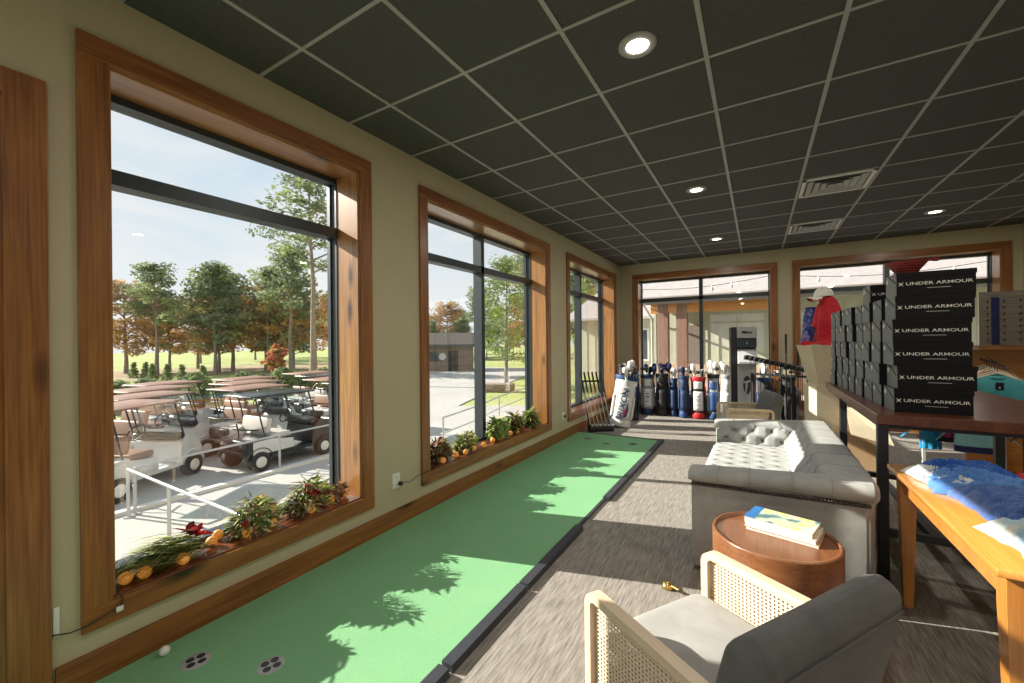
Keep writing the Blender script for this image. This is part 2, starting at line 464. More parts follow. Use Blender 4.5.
for i, (x, y) in enumerate(LIGHTS):
    if y > 1 and not (x > 1 and y < 6) : downlight(i, x, y)
for i, (x, y) in enumerate(LIGHTS):
    if not (y > 1 and not (x > 1 and y < 6)): downlight(i, x, y)

# supply diffusers, each filling one tile
def vent(x, y, lab):
    t = thing('air_vent', lab, 'vent', (x, y, ZC), group='ceiling air vents')
    m = MB(); o = .285; i_ = .255
    for k in range(4):
        a = k * pi / 2; rm = Matrix.Rotation(a, 3, 'Z')
        q = MB().box(-o, o, -o, -i_, -.012, .0); q.xf(rm.to_4x4()); join(m, q)
    build('frame', m, M['white'], t)
    build('duct_throat', MB().box(-i_, i_, -i_, i_, -.003, -.001), M['blackplastic'], t)
    for r in (.235, .175, .115, .055):
        m = MB()
        for k in range(4):
            rm = Matrix.Rotation(k * pi / 2, 4, 'Z')
            q = MB(); r2 = r - .045
            q.add([(-r, -r, -.014), (r, -r, -.014), (r2, -r2, -.004), (-r2, -r2, -.004), (-r, -r, -.017), (r, -r, -.017)], [(0, 1, 2, 3), (4, 5, 1, 0)])
            q.xf(rm); join(m, q)
        build('louvre_ring', m, M['grey'], t)
vent(.687, 5.255, 'square louvred ceiling air vent, nearer of the two')
vent(.687, 7.085, 'square louvred ceiling air vent close to the back wall, farther of the two')

# wall outlets under / between the left windows
def outlet(y, z, lab):
    t = thing('wall_outlet', lab, 'outlet', (XW, y, z), group='white outlets on the window wall')
    build('cover_plate', MB().rbox((.004, 0, 0), (.008, .078, .122), .003), M['white'], t)
    for s in (-1, 1):
        build('socket', MB().cyl((.008, 0, s * .03), (.0095, 0, s * .03), .016, n=14).box(.0095, .0098, -.007, -.004, s * .03 - .006, s * .03 + .006, 1).box(.0095, .0098, .004, .007, s * .03 - .006, s * .03 + .006, 1), [M['white'], M['blackplastic']], t)
    return t
outlet(2.30, .365, 'white wall outlet between the nearest and the middle window')
outlet(5.555, .355, 'small white wall outlet between the middle and the far left window')
tag(build('plug', MB().rbox((XW + .027, 2.325, .34), (.035, .026, .03), .006), M['blackplastic'], origin=True), 'small black plug in the outlet beside the middle window', 'plug')
tag(build('plug', MB().rbox((XW + .027, 5.565, .352), (.035, .026, .03), .006), M['blackplastic'], origin=True), 'small black plug in the outlet beside the far window', 'plug')
tag(build('wall_outlet', MB().rbox((XW + .004, .465, .33), (.008, .02, .122), .003), M['white'], origin=True), 'white outlet plate edge beside the tall timber casing at far left', 'outlet')

# ------------------------------------------------------------------ putting green
GX0, GX1, GY1 = XW + .02, -1.215, 6.13
pg = thing('putting_green', 'long bright green indoor putting mat along the windows', 'putting green', (-1.83, 2, 0))
def G(mb): return mb.xf(Matrix.Translation((1.83, -2, 0)))
build('turf', G(MB().box(GX0, GX1, -2.5, GY1, 0.001, .014)), M['turf'], pg)
segs = [(-2.5, -.4), (-.38, .62), (.63, 1.38), (1.40, 2.08), (2.985, 3.62), (2.095, 2.975), (3.63, 4.85), (4.86, 6.15)]
for i, (a, b) in enumerate(segs):
    low = i in (4,)
    hh = .018 if low else .034
    build('edge_rail', G(MB().prism([(GX1 - .012, 0), (GX1 + (.012 if low else .052), 0), (GX1 + (.012 if low else .045), hh), (GX1 - .012, hh)], 'y', a, b)), M['rubber'], pg)
build('end_rail', G(MB().box(GX0, GX1, GY1, GY1 + .03, 0, .022)), M['rubber'], pg)
for (cx, cy) in ((-2.216, .849), (-1.893, 1.01)):
    m = MB().lathe([(0, .0165), (.052, .0165), (.056, .014)], (cx, cy, 0), 32)
    for q in range(4):
        a = q * pi / 2 + .5
        m.lathe([(0, .0172), (.0155, .0172), (.017, .0166)], (cx + .028 * cos(a), cy + .028 * sin(a), 0), 16, mi=1)
    build('cup_cover', G(m), [M['grey'], M['blackplastic']], pg)
for (cx, cy) in ((-2.166, 5.757), (-1.829, 5.606), (-1.505, 5.752)):
    build('hole', G(MB().lathe([(0, .0145), (.054, .0145), (.058, .0142)], (cx, cy, 0), 28)), M['blackplastic'], pg)
tag(build('golf_ball', MB().ball((-2.383, .79, .0355), .0213, 20, 14), M['white'], origin=True), 'white golf ball on the green mat by the baseboard', 'ball')

# ------------------------------------------------------------------ tufted sofa
sofa = thing('tufted_sofa', 'silver grey tufted velvet sofa with dark nailheads', 'sofa', (.08, 3.77, 0))
SO = Matrix.Translation((-.08, -3.77, 0))
def SB(name, mb, mat): return build(name, mb.xf(SO), mat, sofa)
def rr_ring(c, hw, hh, r, axis, n=6):
    """rounded rectangle ring around c in the plane normal to axis ('x': y,z plane; 'y': x,z plane)"""
    pts = []
    for k, (sx, sz) in enumerate(((1, 1), (-1, 1), (-1, -1), (1, -1))):
        for i in range(n):
            a = k * pi / 2 + (pi / 2) * i / (n - 1)
            u = sx * (hw - r) + r * cos(a); z = sz * (hh - r) + r * sin(a)
            pts.append((c[0], c[1] + u, c[2] + z) if axis == 'x' else (c[0] + u, c[1], c[2] + z))
    return pts
def tuft(u, v, pu, pv, dep=.03, cf=.33):
    """puffed diamond tufting: returns offset (negative at buttons and pleats)"""
    a = u / pu; b = v / pv
    best = 9
    for ib in range(int(math.floor(b)) - 1, int(math.floor(b)) + 3):
        off = .5 if ib % 2 else 0
        ia = round(a - off)
        d = hypot((a - off - ia) * pu, (b - ib) * pv)
        best = min(best, d)
    p, q = a + b / 2, a - b / 2
    cr = min(abs(p - round(p)), abs(q - round(q))) * pu
    return -dep * exp(-(best / .030) ** 2) - dep * cf * exp(-(cr / .012) ** 2)
AY0, AY1 = 2.79, 4.76
for (ya, yb, tufted) in ((AY0, 2.95, 0), (4.60, AY1, 1)):
    m = MB()
    ym = (ya + yb) / 2
    m.rbox((.065, ym, .33), (.87, yb - ya - .02, .52), .02, 3)
    rings = []
    for i in range(15):
        f = i / 14; x = -.385 + .90 * f
        zc = .603 + .037 * f; hh = .034 + .024 * f
        sh = .93 if i in (0, 14) else 1
        rings.append(rr_ring((x, ym, zc), (.092 + .006 * sin(f * 9)) * sh, hh * sh, hh * .9 * sh, 'x', 5))
    m.loft(rings)
    SB('arm', m, M['velvet'])
    # vertical seams over the roll
    for x in (-.215, -.05, .16, .34):
        f = (x + .385) / .90; zc = .603 + .037 * f; hh = .0355 + .024 * f
        m = MB(); m.tube([(x, p[1], p[2]) for p in rr_ring((x, ym, zc), .0985, hh, hh * .9, 'x', 5)], .0025, 5, closed=True)
        SB('arm_seam', m, M['chairfab'])
# nailhead line under the near and far rolls and down the back edge
for ny in (AY0 + .004, AY1 - .004):
    def nf(u, v):
        x = -.368 + .872 * u; q = abs(sin(pi * u * 56)) ** .7; a = 2 * pi * v
        return (x, ny + (.004 + .0095 * q) * cos(a),   .556 + .022 * u + (.004 + .009 * q) * sin(a))
    SB('nailhead_trim', MB().grid(nf, 340, 7), M['nail'])
# inner tufted faces of the arms and of the back
def tuft_panel(fn, nu, nv, L, H, pu, pv, dep, cf=.33):
    def f(u, v): return fn(u, v, tuft(u * L, v * H, pu, pv, dep, cf))
    return MB().grid(f, nu, nv)
SB('arm_padding', tuft_panel(lambda u, v, d: (-.36 + .72 * u, 4.585 - .035 * sin(pi * v) ** .5 - d * 1.0 + .02 * v, .40 + .23 * v), 110, 40, .72, .26,  .155, .10, .036, .14), M['velvet'])
SB('arm_padding', tuft_panel(lambda u, v, d: (-.36 + .72 * u, 2.965 + .035 * sin(pi * v) ** .5 + d, .40 + .20 * v), 70, 26, .72, .26,  .155, .10, .036, .14), M['velvet'])
SB('back_padding', tuft_panel(lambda u, v, d: (.215 + .125 * v - .04 * sin(pi * v) ** .5 - d, 2.95 + 1.65 * u, .42 + .25 * v), 190, 40, 1.65, .30, .155, .105, .024), M['velvet'])
m = MB(); m.rbox((.425, 3.775, .33), (.20, 1.94, .54), .03, 3)
rings = []
for i in range(25):
    f = i / 24; y = 2.80 + 1.95 * f; sh = .9 if i in (0, 24) else 1
    rings.append(rr_ring((.425, y, .632 + .012 * sin(f * pi)), .128 * sh, .062 * sh, .055, 'y', 5))
m.loft(rings)
SB('backrest', m, M['velvet'])
for y in (3.10, 3.38, 3.66, 3.94, 4.22, 4.50):
    m = MB(); m.tube([(p[0], y, p[2]) for p in rr_ring((.425, y, .632 + .012 * sin((y - 2.8) / 1.95 * pi)),   .129, .063, .055, 'y', 5)], .0025, 5, closed=True)
    SB('back_seam', m, M['chairfab'])
# seat
m = MB()
m.rbox((-.06, 3.775, .25), (.60, 1.62, .20), .02, 2)
def seatf(u, v):
    d = tuft(u * 1.63 + .05, v * .60, .165, .11, .028)
    e = min(u, 1 - u, ) * 1.63; e2 = v * .60
    drop = -.05 * exp(-(e2 / .03)) - .03 * exp(-(e / .03))
    return (-.385 + .60 * v - .0, 2.96 + 1.63 * u, .455 + d + drop + .012 * sin(pi * u))
m.grid(seatf, 180, 60)
m.grid(lambda u, v: (-.385 + .012 * sin(pi * v), 2.96 + 1.63 * u, .33 + .078 * v), 40, 6)
SB('seat', m, M['velvet'])
# buttons
def button(p, sc_): SB('button', MB().ball(p, .012, 8, 5, sc_), M['chairback'])
for ib in range(1, 5):
    for ia in range(0, 11):
        u = (ia + (.5 if ib % 2 else 0)) * .165 - .05
        if 0.04 < u < 1.6: button((-.385 + ib * .11, 2.96 + u, .441), (1, 1, .6))
for ib in range(0, 3):
    for ia in range(0, 6):
        u = (ia + (.5 if ib % 2 else 0)) * .155
        if u < .70:
            v = ib * .10 / .26; button((-.36 + u, 4.585 - .035 * sin(pi * v) ** .5 + .038 + .02 * v, .40 + .23 * v), (1, .6, 1))
m = MB(); m.box(-.36, .52, 2.81, 4.74, .035, .08); SB('base_rail', m, M['velvet'])
for (x, y) in ((-.32, 2.86), (.47, 2.86), (-.32, 4.69), (.47, 4.69)):
    SB('leg', MB().cyl((x, y, 0), (x, y, .06), .018, .026, 12), M['redwoodz'])

# ------------------------------------------------------------------ cane armchairs
def cane_sheet(L, H, p=.0140, hr=.0046, th=.003):
    """perforated woven panel in the x,z plane, centred at the origin"""
    mb = MB(); nx = int(L / p); nz = int(H / p); n = 6
    for i in range(nx):
        for j in range(nz):
            cx = (i + .5) / nx * L - L / 2; cz = (j + .5) / nz * H - H / 2
            hx, hz = L / nx / 2, H / nz / 2
            ring = [(cx + hr * cos(2 * pi * k / n), 0, cz + hr * sin(2 * pi * k / n)) for k in range(n)]
            sq = []
            for k in range(n):
                a = 2 * pi * k / n; c, s_ = cos(a), sin(a)
                q = max(abs(c) / hx, abs(s_) / hz); sq.append((cx + c / q, 0, cz + s_ / q))
            # make sure the corners are covered
            vs = ring + sq + [(cx + hx, 0, cz + hz), (cx - hx, 0, cz + hz), (cx - hx, 0, cz - hz), (cx + hx, 0, cz - hz)]
            mb.add(vs, [(k, (k + 1) % n, n + (k + 1) % n, n + k) for k in range(n)])
            # corner triangles
            mb.add(vs, [(n + 1, n + 0, 2 * n), (n + 2, n + 1, 2 * n) if False else (n + 3, n + 2, 2 * n + 1), (n + 4, n + 3, 2 * n + 2), (n + 0, n + 5, 2 * n + 3)])
    return mb
def make_chair(name, label, group=None):
    """local frame: +y is the way the sitter faces, origin on the floor under the seat centre"""
    t = thing(name, label, 'armchair', group=group)
    W, D = .60, .51
    cs = cane_sheet(D - .056, .368)
    for s in (-1, 1):
        x = s * (W / 2 - .018)
        y0, y1, z0, z1 = -.17, .34, .15, .574
        # rounded timber frame of the side
        pts_o = []; pts_i = []
        for (cy, cz, a0) in ((y1 - .05, z1 - .05, 0), (y0 + .05, z1 - .05, 90), (y0 + .05, z0 + .05, 180), (y1 - .05, z0 + .05, 270)):
            for k in range(7):
                a = R(a0 + 15 * k)
                pts_o.append((cy + .05 * cos(a), cz + .05 * sin(a))); pts_i.append((cy + .021 * cos(a), cz + .021 * sin(a)))
        n = len(pts_o); mb = MB(); hw = .019
        vs = [(x - hw, *p) for p in pts_o] + [(x + hw, *p) for p in pts_o] + [(x - hw, *p) for p in pts_i] + [(x + hw, *p) for p in pts_i]
        fs = []
        for i in range(n):
            j = (i + 1) % n
            fs += [(i, j, n + j, n + i), (2 * n + i, 3 * n + i, 3 * n + j, 2 * n + j), (i, 2 * n + i, 2 * n + j, j), (n + i, n + j, 3 * n + j, 3 * n + i)]
        mb.add(vs, fs)
        fr = build('side_frame', mb, M['ashy'], t)
        q = MB(); q.v = list(cs.v); q.f = list(cs.f); q.m = list(cs.m); q.s = list(cs.s)
        q.xf(Matrix.Translation((x, (y0 + y1) / 2, (z0 + z1) / 2)) @ Matrix.Rotation(pi / 2, 4, 'Z'))
        q2 = MB(); q2.v = [(p[0] + .002, p[1], p[2]) for p in q.v]; q2.f = list(q.f); q2.m = list(q.m); q2.s = list(q.s)
        join(q, q2)
        build('cane_panel', q, M['cane'], t)
        for yy in (y0 + .06, y1 - .06):
            build('leg', MB().cyl((x, yy, 0), (x, yy, .175), .014, .019, 12), M['ashz'], t)
    mb = MB()
    def sf(u, v):
        xx = -.262 + .524 * u; yy = -.20 + .56 * v
        e = min(u, 1 - u) * .52; e2 = (1 - v) * .56
        z = .412 - .05 * exp(-e / .014) - .055 * exp(-e2 / .018) + .018 * sin(pi * u) * sin(pi * min(1, v))
        return (xx, yy, z)
    mb.grid(sf, 40, 40); mb.rbox((0, .08, .31), (.526, .555, .14), .03, 3)
    build('seat', mb, M['chairfab'], t)
    # thick raked back cushion
    mb = MB(); rings = []
    N = 29
    for j in range(N):
        f = j / (N - 1); z = .29 + .478 * f; yc = -.135 - .095 * f
        th = (.052 + .010 * sin(pi * f)); hw_ = .298
        e_ = max(0, (f - .86) / .14); th *= sqrt(max(.03, 1 - e_ * e_)); hw_ -= .03 * e_ ** 3
        pts = []
        for k, (sx, sy) in enumerate(((1, 1), (-1, 1), (-1, -1), (1, -1))):
            for i in range(6):
                a = k * pi / 2 + pi / 2 * i / 5; rr = min(.03, th * .9)
                pts.append((sx * (hw_ - rr) + rr * cos(a), yc + sy * (th - rr) + rr * sin(a), z))
        rings.append(pts)
    mb.loft(rings)
    bk = build('backrest', mb, M['chairback'], t)
    mb = MB()
    mb.tube([(x_, -.135 - .095 * .84 - .062, .29 + .478 * .84) for x_ in [-.27 + .54 * i / 12 for i in range(13)]], .003, 6)
    build('seam', mb, M['chairback'], bk)
    return t
ch1 = make_chair('armchair', 'grey armchair with pale timber frame and woven cane sides, nearest the camera', 'cane armchairs')
# faces away from the camera towards the windows
CH_ROT = atan2(.54, -.84) - pi / 2
ch1.location = (-.062, 1.462, 0); ch1.scale = (1.07, 1.07, 1); ch1.rotation_euler = (0, 0, CH_ROT)
dup(ch1, (-.08, 6.30, 0), R(104), 'grey armchair with cane sides behind the far arm of the sofa', 'cane armchairs')

# small brass foot on the carpet in front of the near armchair
m = MB().lathe([(0, .0), (.034, .0), (.036, .012), (.026, .03), (.0, .034)], (-.467, 2.53, 0), 20)
m.cyl((-.467, 2.53, .02), (-.40, 2.50, .022), .012, .009, 10)
tag(build('door_stop', m, M['brass'], origin=True), 'small polished brass stop lying on the carpet by the armchair seat', 'door stop')

# ------------------------------------------------------------------ walnut drum table with magazines
TX, TY, TR = .060, 2.385, .272
tb = thing('side_table', 'oval walnut drum side table with a sunken top', 'table', (TX, TY, 0))
build('drum', MB().lathe([(TR - .012, 0.01), (TR, .03), (TR, .492), (TR - .004, .50), (TR - .018, .50), (TR - .020, .486)], n=72), M['walnutx'], tb)
build('tabletop', MB().lathe([(0, .487), (TR - .018, .487)], n=64), M['walnuty'], tb)
build('plinth', MB().lathe([(TR - .03, 0), (TR - .03, .012)], n=48), M['blackplastic'], tb)

t = NT('magazine_cover_prints'); v = t.coords((9, 9, 9)); vo = t.n('ShaderNodeTexVoronoi'); t.l(v, vo.inputs['Vector']); vo.inputs['Scale'].default_value = 1.3
f = t.noise(v, 1.2, 2)
col = t.ramp(f, [(.34, (.05, .09, .09)), (.42, (.22, .38, .36)), (.5, (.70, .72, .55)), (.58, (.62, .72, .20)), (.66, (.75, .66, .58))])
t.bsdf(col, .3); M['mag1'] = t.mat
M['blue'] = plain('blue_print', (.03, .17, .45), .35)
M['kraft'] = plain('tan_cover', (.45, .30, .16), .6)
mags = [('thick cream paged book lying at the bottom of the stack on the drum table', .305, .19, .014, 'kraft', 0.0),
        ('white paged magazine in the middle of the stack on the drum table', .30, .185, .020, 'paper', .02),
        ('glossy magazine with a blue corner lying on top of the stack', .292, .18, .024, 'mag1', .05)]
zz = .487
ang = atan2(-.065, .26)
for i, (lab, L_, W_, H_, mk, da) in enumerate(mags):
    b = thing('magazine', lab, 'magazine', (.108 - .006 * i, 2.465 + .004 * i, zz + .0006), -.235 - da, group='magazines on the drum table')
    build('page_block', MB().box(-L_ / 2 + .003, L_ / 2 - .003, -W_ / 2 + .003, W_ / 2 - .004, .0015, H_ - .0015), M['paper'], b)
    c = MB().box(-L_ / 2, L_ / 2, -W_ / 2, W_ / 2, H_ - .0015, H_).box(-L_ / 2, L_ / 2, -W_ / 2, W_ / 2, 0, .0015).box(-L_ / 2, L_ / 2, W_ / 2 - .002, W_ / 2, 0, H_)
    if i == 2:
        c.box(-L_ / 2, -L_ / 2 + .045, -W_ / 2, W_ / 2 , H_, H_ + .0004, 1)
        c.box(-L_ / 2, -L_ / 2 + .045, -W_ / 2 , -W_ / 2 + .12, H_, H_ + .0006, 1)
    build('cover', c, [M[mk], M['blue']], b)
    zz += H_ + .0008

# ------------------------------------------------------------------ tall display table with black frame
TT = 1.0
dt = thing('display_table', 'tall retail table with dark red timber top and black steel frame', 'table', (.97, 4.3, 0))
DO = Matrix.Translation((-.97, -4.3, 0))
def DB(n_, mb, mat): return build(n_, mb.xf(DO), mat, dt)
TX0, TX1, TY0, TY1 = .612, 1.62, 3.24, 5.42
DB('tabletop', MB().rbox(((TX0 + TX1) / 2, (TY0 + TY1) / 2, TT - .031), (TX1 - TX0, TY1 - TY0, .062), .004, 1, smooth=False), M['redwoody'])
for (x, y) in ((.645, 3.29), (1.585, 3.29), (.645, 4.62), (1.585, 4.62)):
    DB('leg', MB().rbox((x, y, .469), (.05, .05, .938), .003, 1, smooth=False), M['black'])
for y in (3.29, 4.62): DB('stretcher', MB().box(.67, 1.56, y - .018, y + .018, .262, .305), M['black'])
DB('stretcher', MB().box(.86, .90, 3.31, 4.60, .264, .303), M['black'])
DB('apron', MB().box(.63, .66, 3.27, 5.36, .915, .938).box(1.57, 1.60, 3.27, 5.36, .915, .938).box(.66, 1.57, 3.272, 3.30, .915, .938), M['black'])

# ------------------------------------------------------------------ black shoe boxes, each one a thing
BL, BD, BH = .350, .222, .143
def ua_mark(s=1.0):
    """small emblem of two crossing open arcs, wider than tall"""
    mb = MB()
    for sg in (-1, 1):
        pts = []; inn = []
        for k in range(15):
            a = R(-78 + 156 * k / 14)
            pts.append((sg * (-1.05 + 1.07 * cos(a) ), .72 * sin(a))); inn.append((sg * (-1.05 + .70 * cos(a)), .72 * sin(a) * .96))
        n = 15
        mb.add([(p[0], p[1], 0) for p in pts] + [(p[0], p[1], 0) for p in inn], [(i, i + 1, n + i + 1, n + i) for i in range(n - 1)])
    mb.xf(Matrix.Scale(s, 4)); return mb
def make_box(lettered):
    t = thing('shoe_box', 'x', 'shoe box', group='black shoe boxes on the tall table')
    bd = MB().rbox((BL / 2, BD / 2, BH / 2 - .002), (BL - .006, BD - .006, BH - .004), .0015, 1, smooth=False)
    build('box_body', bd, M['boxblack'], t)
    lid = MB().box(0, BL, 0, BD, BH - .003, BH).box(0, BL, 0, .0028, BH - .028, BH - .003).box(0, BL, BD - .0028, BD, BH - .028, BH - .003).box(BL - .0028, BL, .0028, BD - .0028, BH - .028, BH - .003)
    build('lid', lid, M['boxblack'], t)
    # grey end with the diagonal lid line and a round white size sticker
    e = MB().prism([(.0, .001), (BD, .001), (BD, BH), (.0, BH)], 'x', -.0016, .0028)
    e.prism([(.003, BH * .60), (.003, BH * .52), (BD * .82, BH * .99), (BD * .70, BH * .99)], 'x', -.0022, -.0014, 1)
    ep = build('end_panel', e, [M['boxgrey'], M['boxblack']], t)
    build('sticker', MB().cyl((-.003, BD * .84, BH * .74), (-.0016, BD * .84, BH * .74), .016, n=16), M['white'], ep)
    if lettered:
        tx = text_mb('UNDER ARMOUR', .0265, .0003, 1.40, 0, .0002)
        mk = ua_mark(.016); mk.xf(Matrix.Translation((-.1665, 0, 0))); join(tx, mk)
        st = MB().box(-.05, .052, -.0295, -.0275, 0, .0006); join(tx, st)
        tx.xf(Matrix.Translation((BL / 2 + .014, -.0014, BH * .50)) @ Matrix.Rotation(pi / 2, 4, 'X'))
        build('lettering', tx, M['paper'], t, fix=False)
    return t
proto_l = make_box(True); proto_p = make_box(False)
STACKS = [  # y of the front, x of the left end, number of boxes
    (3.405, .728, 6), (3.645, .712, 5), (3.885, .700, 5), (4.125, .690, 5), (4.365, .680, 5), (4.605, .670, 5), (4.845, .660, 5), (5.085, .652, 5)]
rb = random.Random(3)
used_l = used_p = False
pos_words = ['first stack at the near end', 'second stack', 'third stack', 'fourth stack', 'fifth stack', 'sixth stack', 'seventh stack', 'farthest stack']
lev = ['bottom box', 'second box up', 'third box up', 'fourth box up', 'fifth box up', 'topmost box']
for k, (y, x, n) in enumerate(STACKS):
    for j in range(n):
        jx = rb.uniform(-.012, .012); jy = rb.uniform(-.004, .004); rz = rb.uniform(-.008, .008)
        if k == 0: jx = (-.004, .012, -.006, -.008, .006, .012)[j]; jy = 0; rz = 0
        if k == 0 : lab = 'white lettered black shoe box, %s of the nearest stack' % lev[j]
        else: lab = 'grey ended black shoe box, %s of the %s' % ('topmost box' if j == n - 1 else lev[j], pos_words[k])
        L_ = k == 0
        pr = proto_l if L_ else proto_p
        if L_ and not used_l: o = proto_l; used_l = True
        elif not L_ and not used_p: o = proto_p; used_p = True
        else: o = dup(pr, (0, 0, 0))
        o.location = (x + jx, y + jy, TT + .0004 + j * (BH + .0004)); o.rotation_euler = (0, 0, rz); o['label'] = lab
o = dup(proto_l, (.735, 4.06, TT + 5 * (BH + .0004) + .0004), 0, 'black shoe box with white lettering lying alone on top of the third and fourth stacks')

# red woven bowl on top of the first stack
zb = TT + 6 * (BH + .0004) + .001
m = MB()
prof = [(.0, .004), (.052, .004), (.056, .0), (.060, .006), (.075, .03), (.098, .06), (.116, .085), (.118, .09), (.112, .088), (.094, .062), (.07, .03), (.0, .012)]
m.lathe(prof, n=36)
t = NT('red_woven_straw'); v = t.coords((1, 1, 1)); wv = t.n('ShaderNodeTexWave', bands_direction='Z'); t.l(v, wv.inputs['Vector']); wv.inputs['Scale'].default_value = 22; wv.inputs['Distortion'].default_value = 1
t.bsdf(t.ramp(wv.outputs['Fac'], [(.2, (.16, .012, .012)), (.8, (.30, .03, .025))]), .6, bump=wv.outputs['Fac'], bstr=.4); M['redstraw'] = t.mat
BWS = .86
bw = thing('woven_bowl', 'red woven bowl with a curled rim handle on top of the black boxes', 'bowl', (.815, 3.52, zb))
build('bowl', m.xf(Matrix.Scale(BWS, 4)), M['redstraw'], bw)
m = MB()
for s in (-1, 1):
    m.tube([(.098 + .013 * k, s * .014 + .01 * sin(k * 1.3), .082 + .006 * sin(k * 1.1 + s)) for k in range(5)], .006, 6)
build('rim_handle', m, M['redstraw'], bw)

# ------------------------------------------------------------------ honey coloured timber table with shirts
HT = .75
ht = thing('timber_table', 'honey coloured timber table with tapered legs', 'table', (1.03, 2.44, 0))
HO = Matrix.Translation((-1.03, -2.44, 0))
HX0, HX1, HY0, HY1 = .622, 1.44, 1.835, 3.075
def HB(n_, mb, mat): return build(n_, mb.xf(HO), mat, ht)
HB('tabletop', MB().rbox(((HX0 + HX1) / 2, (HY0 + HY1) / 2, HT - .014), (HX1 - HX0, HY1 - HY0, .028), .004, 1), M['honeyy'])
HB('apron', MB().box(HX0 + .045, HX0 + .065, HY0 + .1, HY1 - .1, HT - .125, HT - .028).box(HX1 - .065, HX1 - .045, HY0 + .1, HY1 - .1, HT - .125, HT - .028)
   .box(HX0 + .1, HX1 - .1, HY0 + .045, HY0 + .065, HT - .125, HT - .028).box(HX0 + .1, HX1 - .1, HY1 - .065, HY1 - .045, HT - .125, HT - .028), M['honeyx'])
for (x, y) in ((HX0 + .066, HY0 + .066), (HX0 + .066, HY1 - .066), (HX1 - .066, HY0 + .066), (HX1 - .066, HY1 - .066)):
    m = MB(); rings = []
    for (z, h) in ((0, .019), (HT - .14, .034), (HT - .028, .034)):
        rings.append([(x - h, y - h, z), (x + h, y - h, z), (x + h, y + h, z), (x - h, y + h, z)])
    m.loft(rings, smooth=False); HB('leg', m, M['honeyz'])

def cloth(name, c1, c2, pattern=None):
    t = NT(name); v = t.coords(); f = t.noise(v, 300, 2); g = t.noise(v, 6 if not pattern else pattern[0], 3, .6)
    st = [(.35, c1), (.65, c2)] if not pattern else pattern[1]
    t.bsdf(t.ramp(g, st), .85, 0, .15, bump=f, bstr=.2, bdist=.002, Sheen_Weight=.2); return t.mat
M['royal'] = cloth('royal_blue_cotton', (.02, .09, .36), (.035, .13, .46))
M['midblue'] = cloth('mid_blue_cotton', (.07, .19, .50), (.11, .26, .58))
M['slate'] = cloth('slate_blue_cotton', (.06, .12, .33), (.10, .18, .42))
M['pale'] = cloth('pale_blue_tie_dye', 0, 0, (9, [(.36, (.10, .34, .66)), (.46, (.40, .56, .66)), (.6, (.62, .64, .62))]))
M['skyw'] = cloth('white_and_sky_tie_dye', 0, 0, (12, [(.30, (.18, .40, .72)), (.40, (.50, .58, .66)), (.55, (.66, .66, .63))]))
M['redgr'] = cloth('red_graphic_cotton', 0, 0, (14, [(.4, (.50, .02, .03)), (.5, (.60, .05, .05)), (.58, (.65, .62, .60))]))
M['navy'] = cloth('navy_cotton', (.012, .016, .06), (.02, .025, .09))
def folded(seed, w_, l_, h_, wr=.05):
    """rumpled folded shirt, origin at its base centre"""
    r_ = seed * 7.13
    def top(u, v):
        a = 2 * u - 1; b = 2 * v - 1
        ed = max(0, (1 - abs(a) ** 5)) * max(0, (1 - abs(b) ** 5))
        nx = fbm(u * 3 + r_, v * 4, 0, 3); ny = fbm(u * 3, v * 3 + r_, 5, 3)
        c_, s_ = cos(r_), sin(r_); p_ = (u - .5) * c_ + (v - .5) * s_; q_ = (v - .5) * c_ - (u - .5) * s_
        wx = .25 * fbm(u * 2.5 + r_, v * 2.5, 7, 2)
        rid = (1 - abs(fbm((p_ + wx) * 9 + r_, q_ * 1.8 + wx * 2, 2, 2))) ** 4
        z = h_ * ed ** .6 + wr * ed * (rid * 1.1 + .5 * fbm(u * 3 + r_, v * 3, 1, 2) - .45)
        sc2 = 1 + .07 * fbm(a * 1.7 + r_, b * 1.7, 3, 2)
        return (a * w_ / 2 * sc2 + .012 * nx, b * l_ / 2 * sc2 + .012 * ny, max(z, .001 * (1 - ed)))
    return MB().grid(top, 64, 64)
shirts = [ # x, y, rot, w, l, h, mat, colour words
    (.90, 2.93, .15, .34, .24, .055, 'royal', 'royal blue t-shirt folded at the far corner of the honey table'),
    (.90, 2.72, -.1, .40, .30, .050, 'midblue', 'mid blue t-shirt rumpled beside the far corner t-shirt'),
    (1.22, 2.88, .3, .36, .28, .045, 'redgr', 'red printed t-shirt folded at the back of the honey table'),
    (1.23, 2.66, .1, .36, .30, .052, 'navy', 'dark navy t-shirt behind the blue t-shirts on the honey table'),
    (.97, 2.48, .12, .46, .34, .060, 'slate', 'slate blue t-shirt across the middle of the honey table'),
    (.79, 2.76, .25, .20, .40, .020, 'skyw', 'white and sky blue t-shirt peeking out under the blue t-shirts'),
    (1.20, 2.34, -.15, .40, .34, .065, 'midblue', 'blue t-shirt folded high at the right of the honey table'),
    (.95, 2.27, .1, .36, .26, .050, 'slate', 'slate blue t-shirt next to the pale tie dye t-shirts'),
    (.93, 2.09, .2, .44, .28, .058, 'pale', 'pale blue tie dye t-shirt near the front of the honey table'),
    (1.08, 1.955, -.1, .44, .22, .05, 'skyw', 'white tie dye t-shirt at the near right of the honey table')]
for i, (x, y, rz, w_, l_, h_, mk, lab) in enumerate(shirts):
    o = build('folded_shirt', folded(i + 1, w_, l_, h_), M[mk]); o.location = (x, y, HT + .001); o.rotation_euler = (0, 0, rz)
    tag(o, lab, 't-shirt', 't-shirts on the honey table')

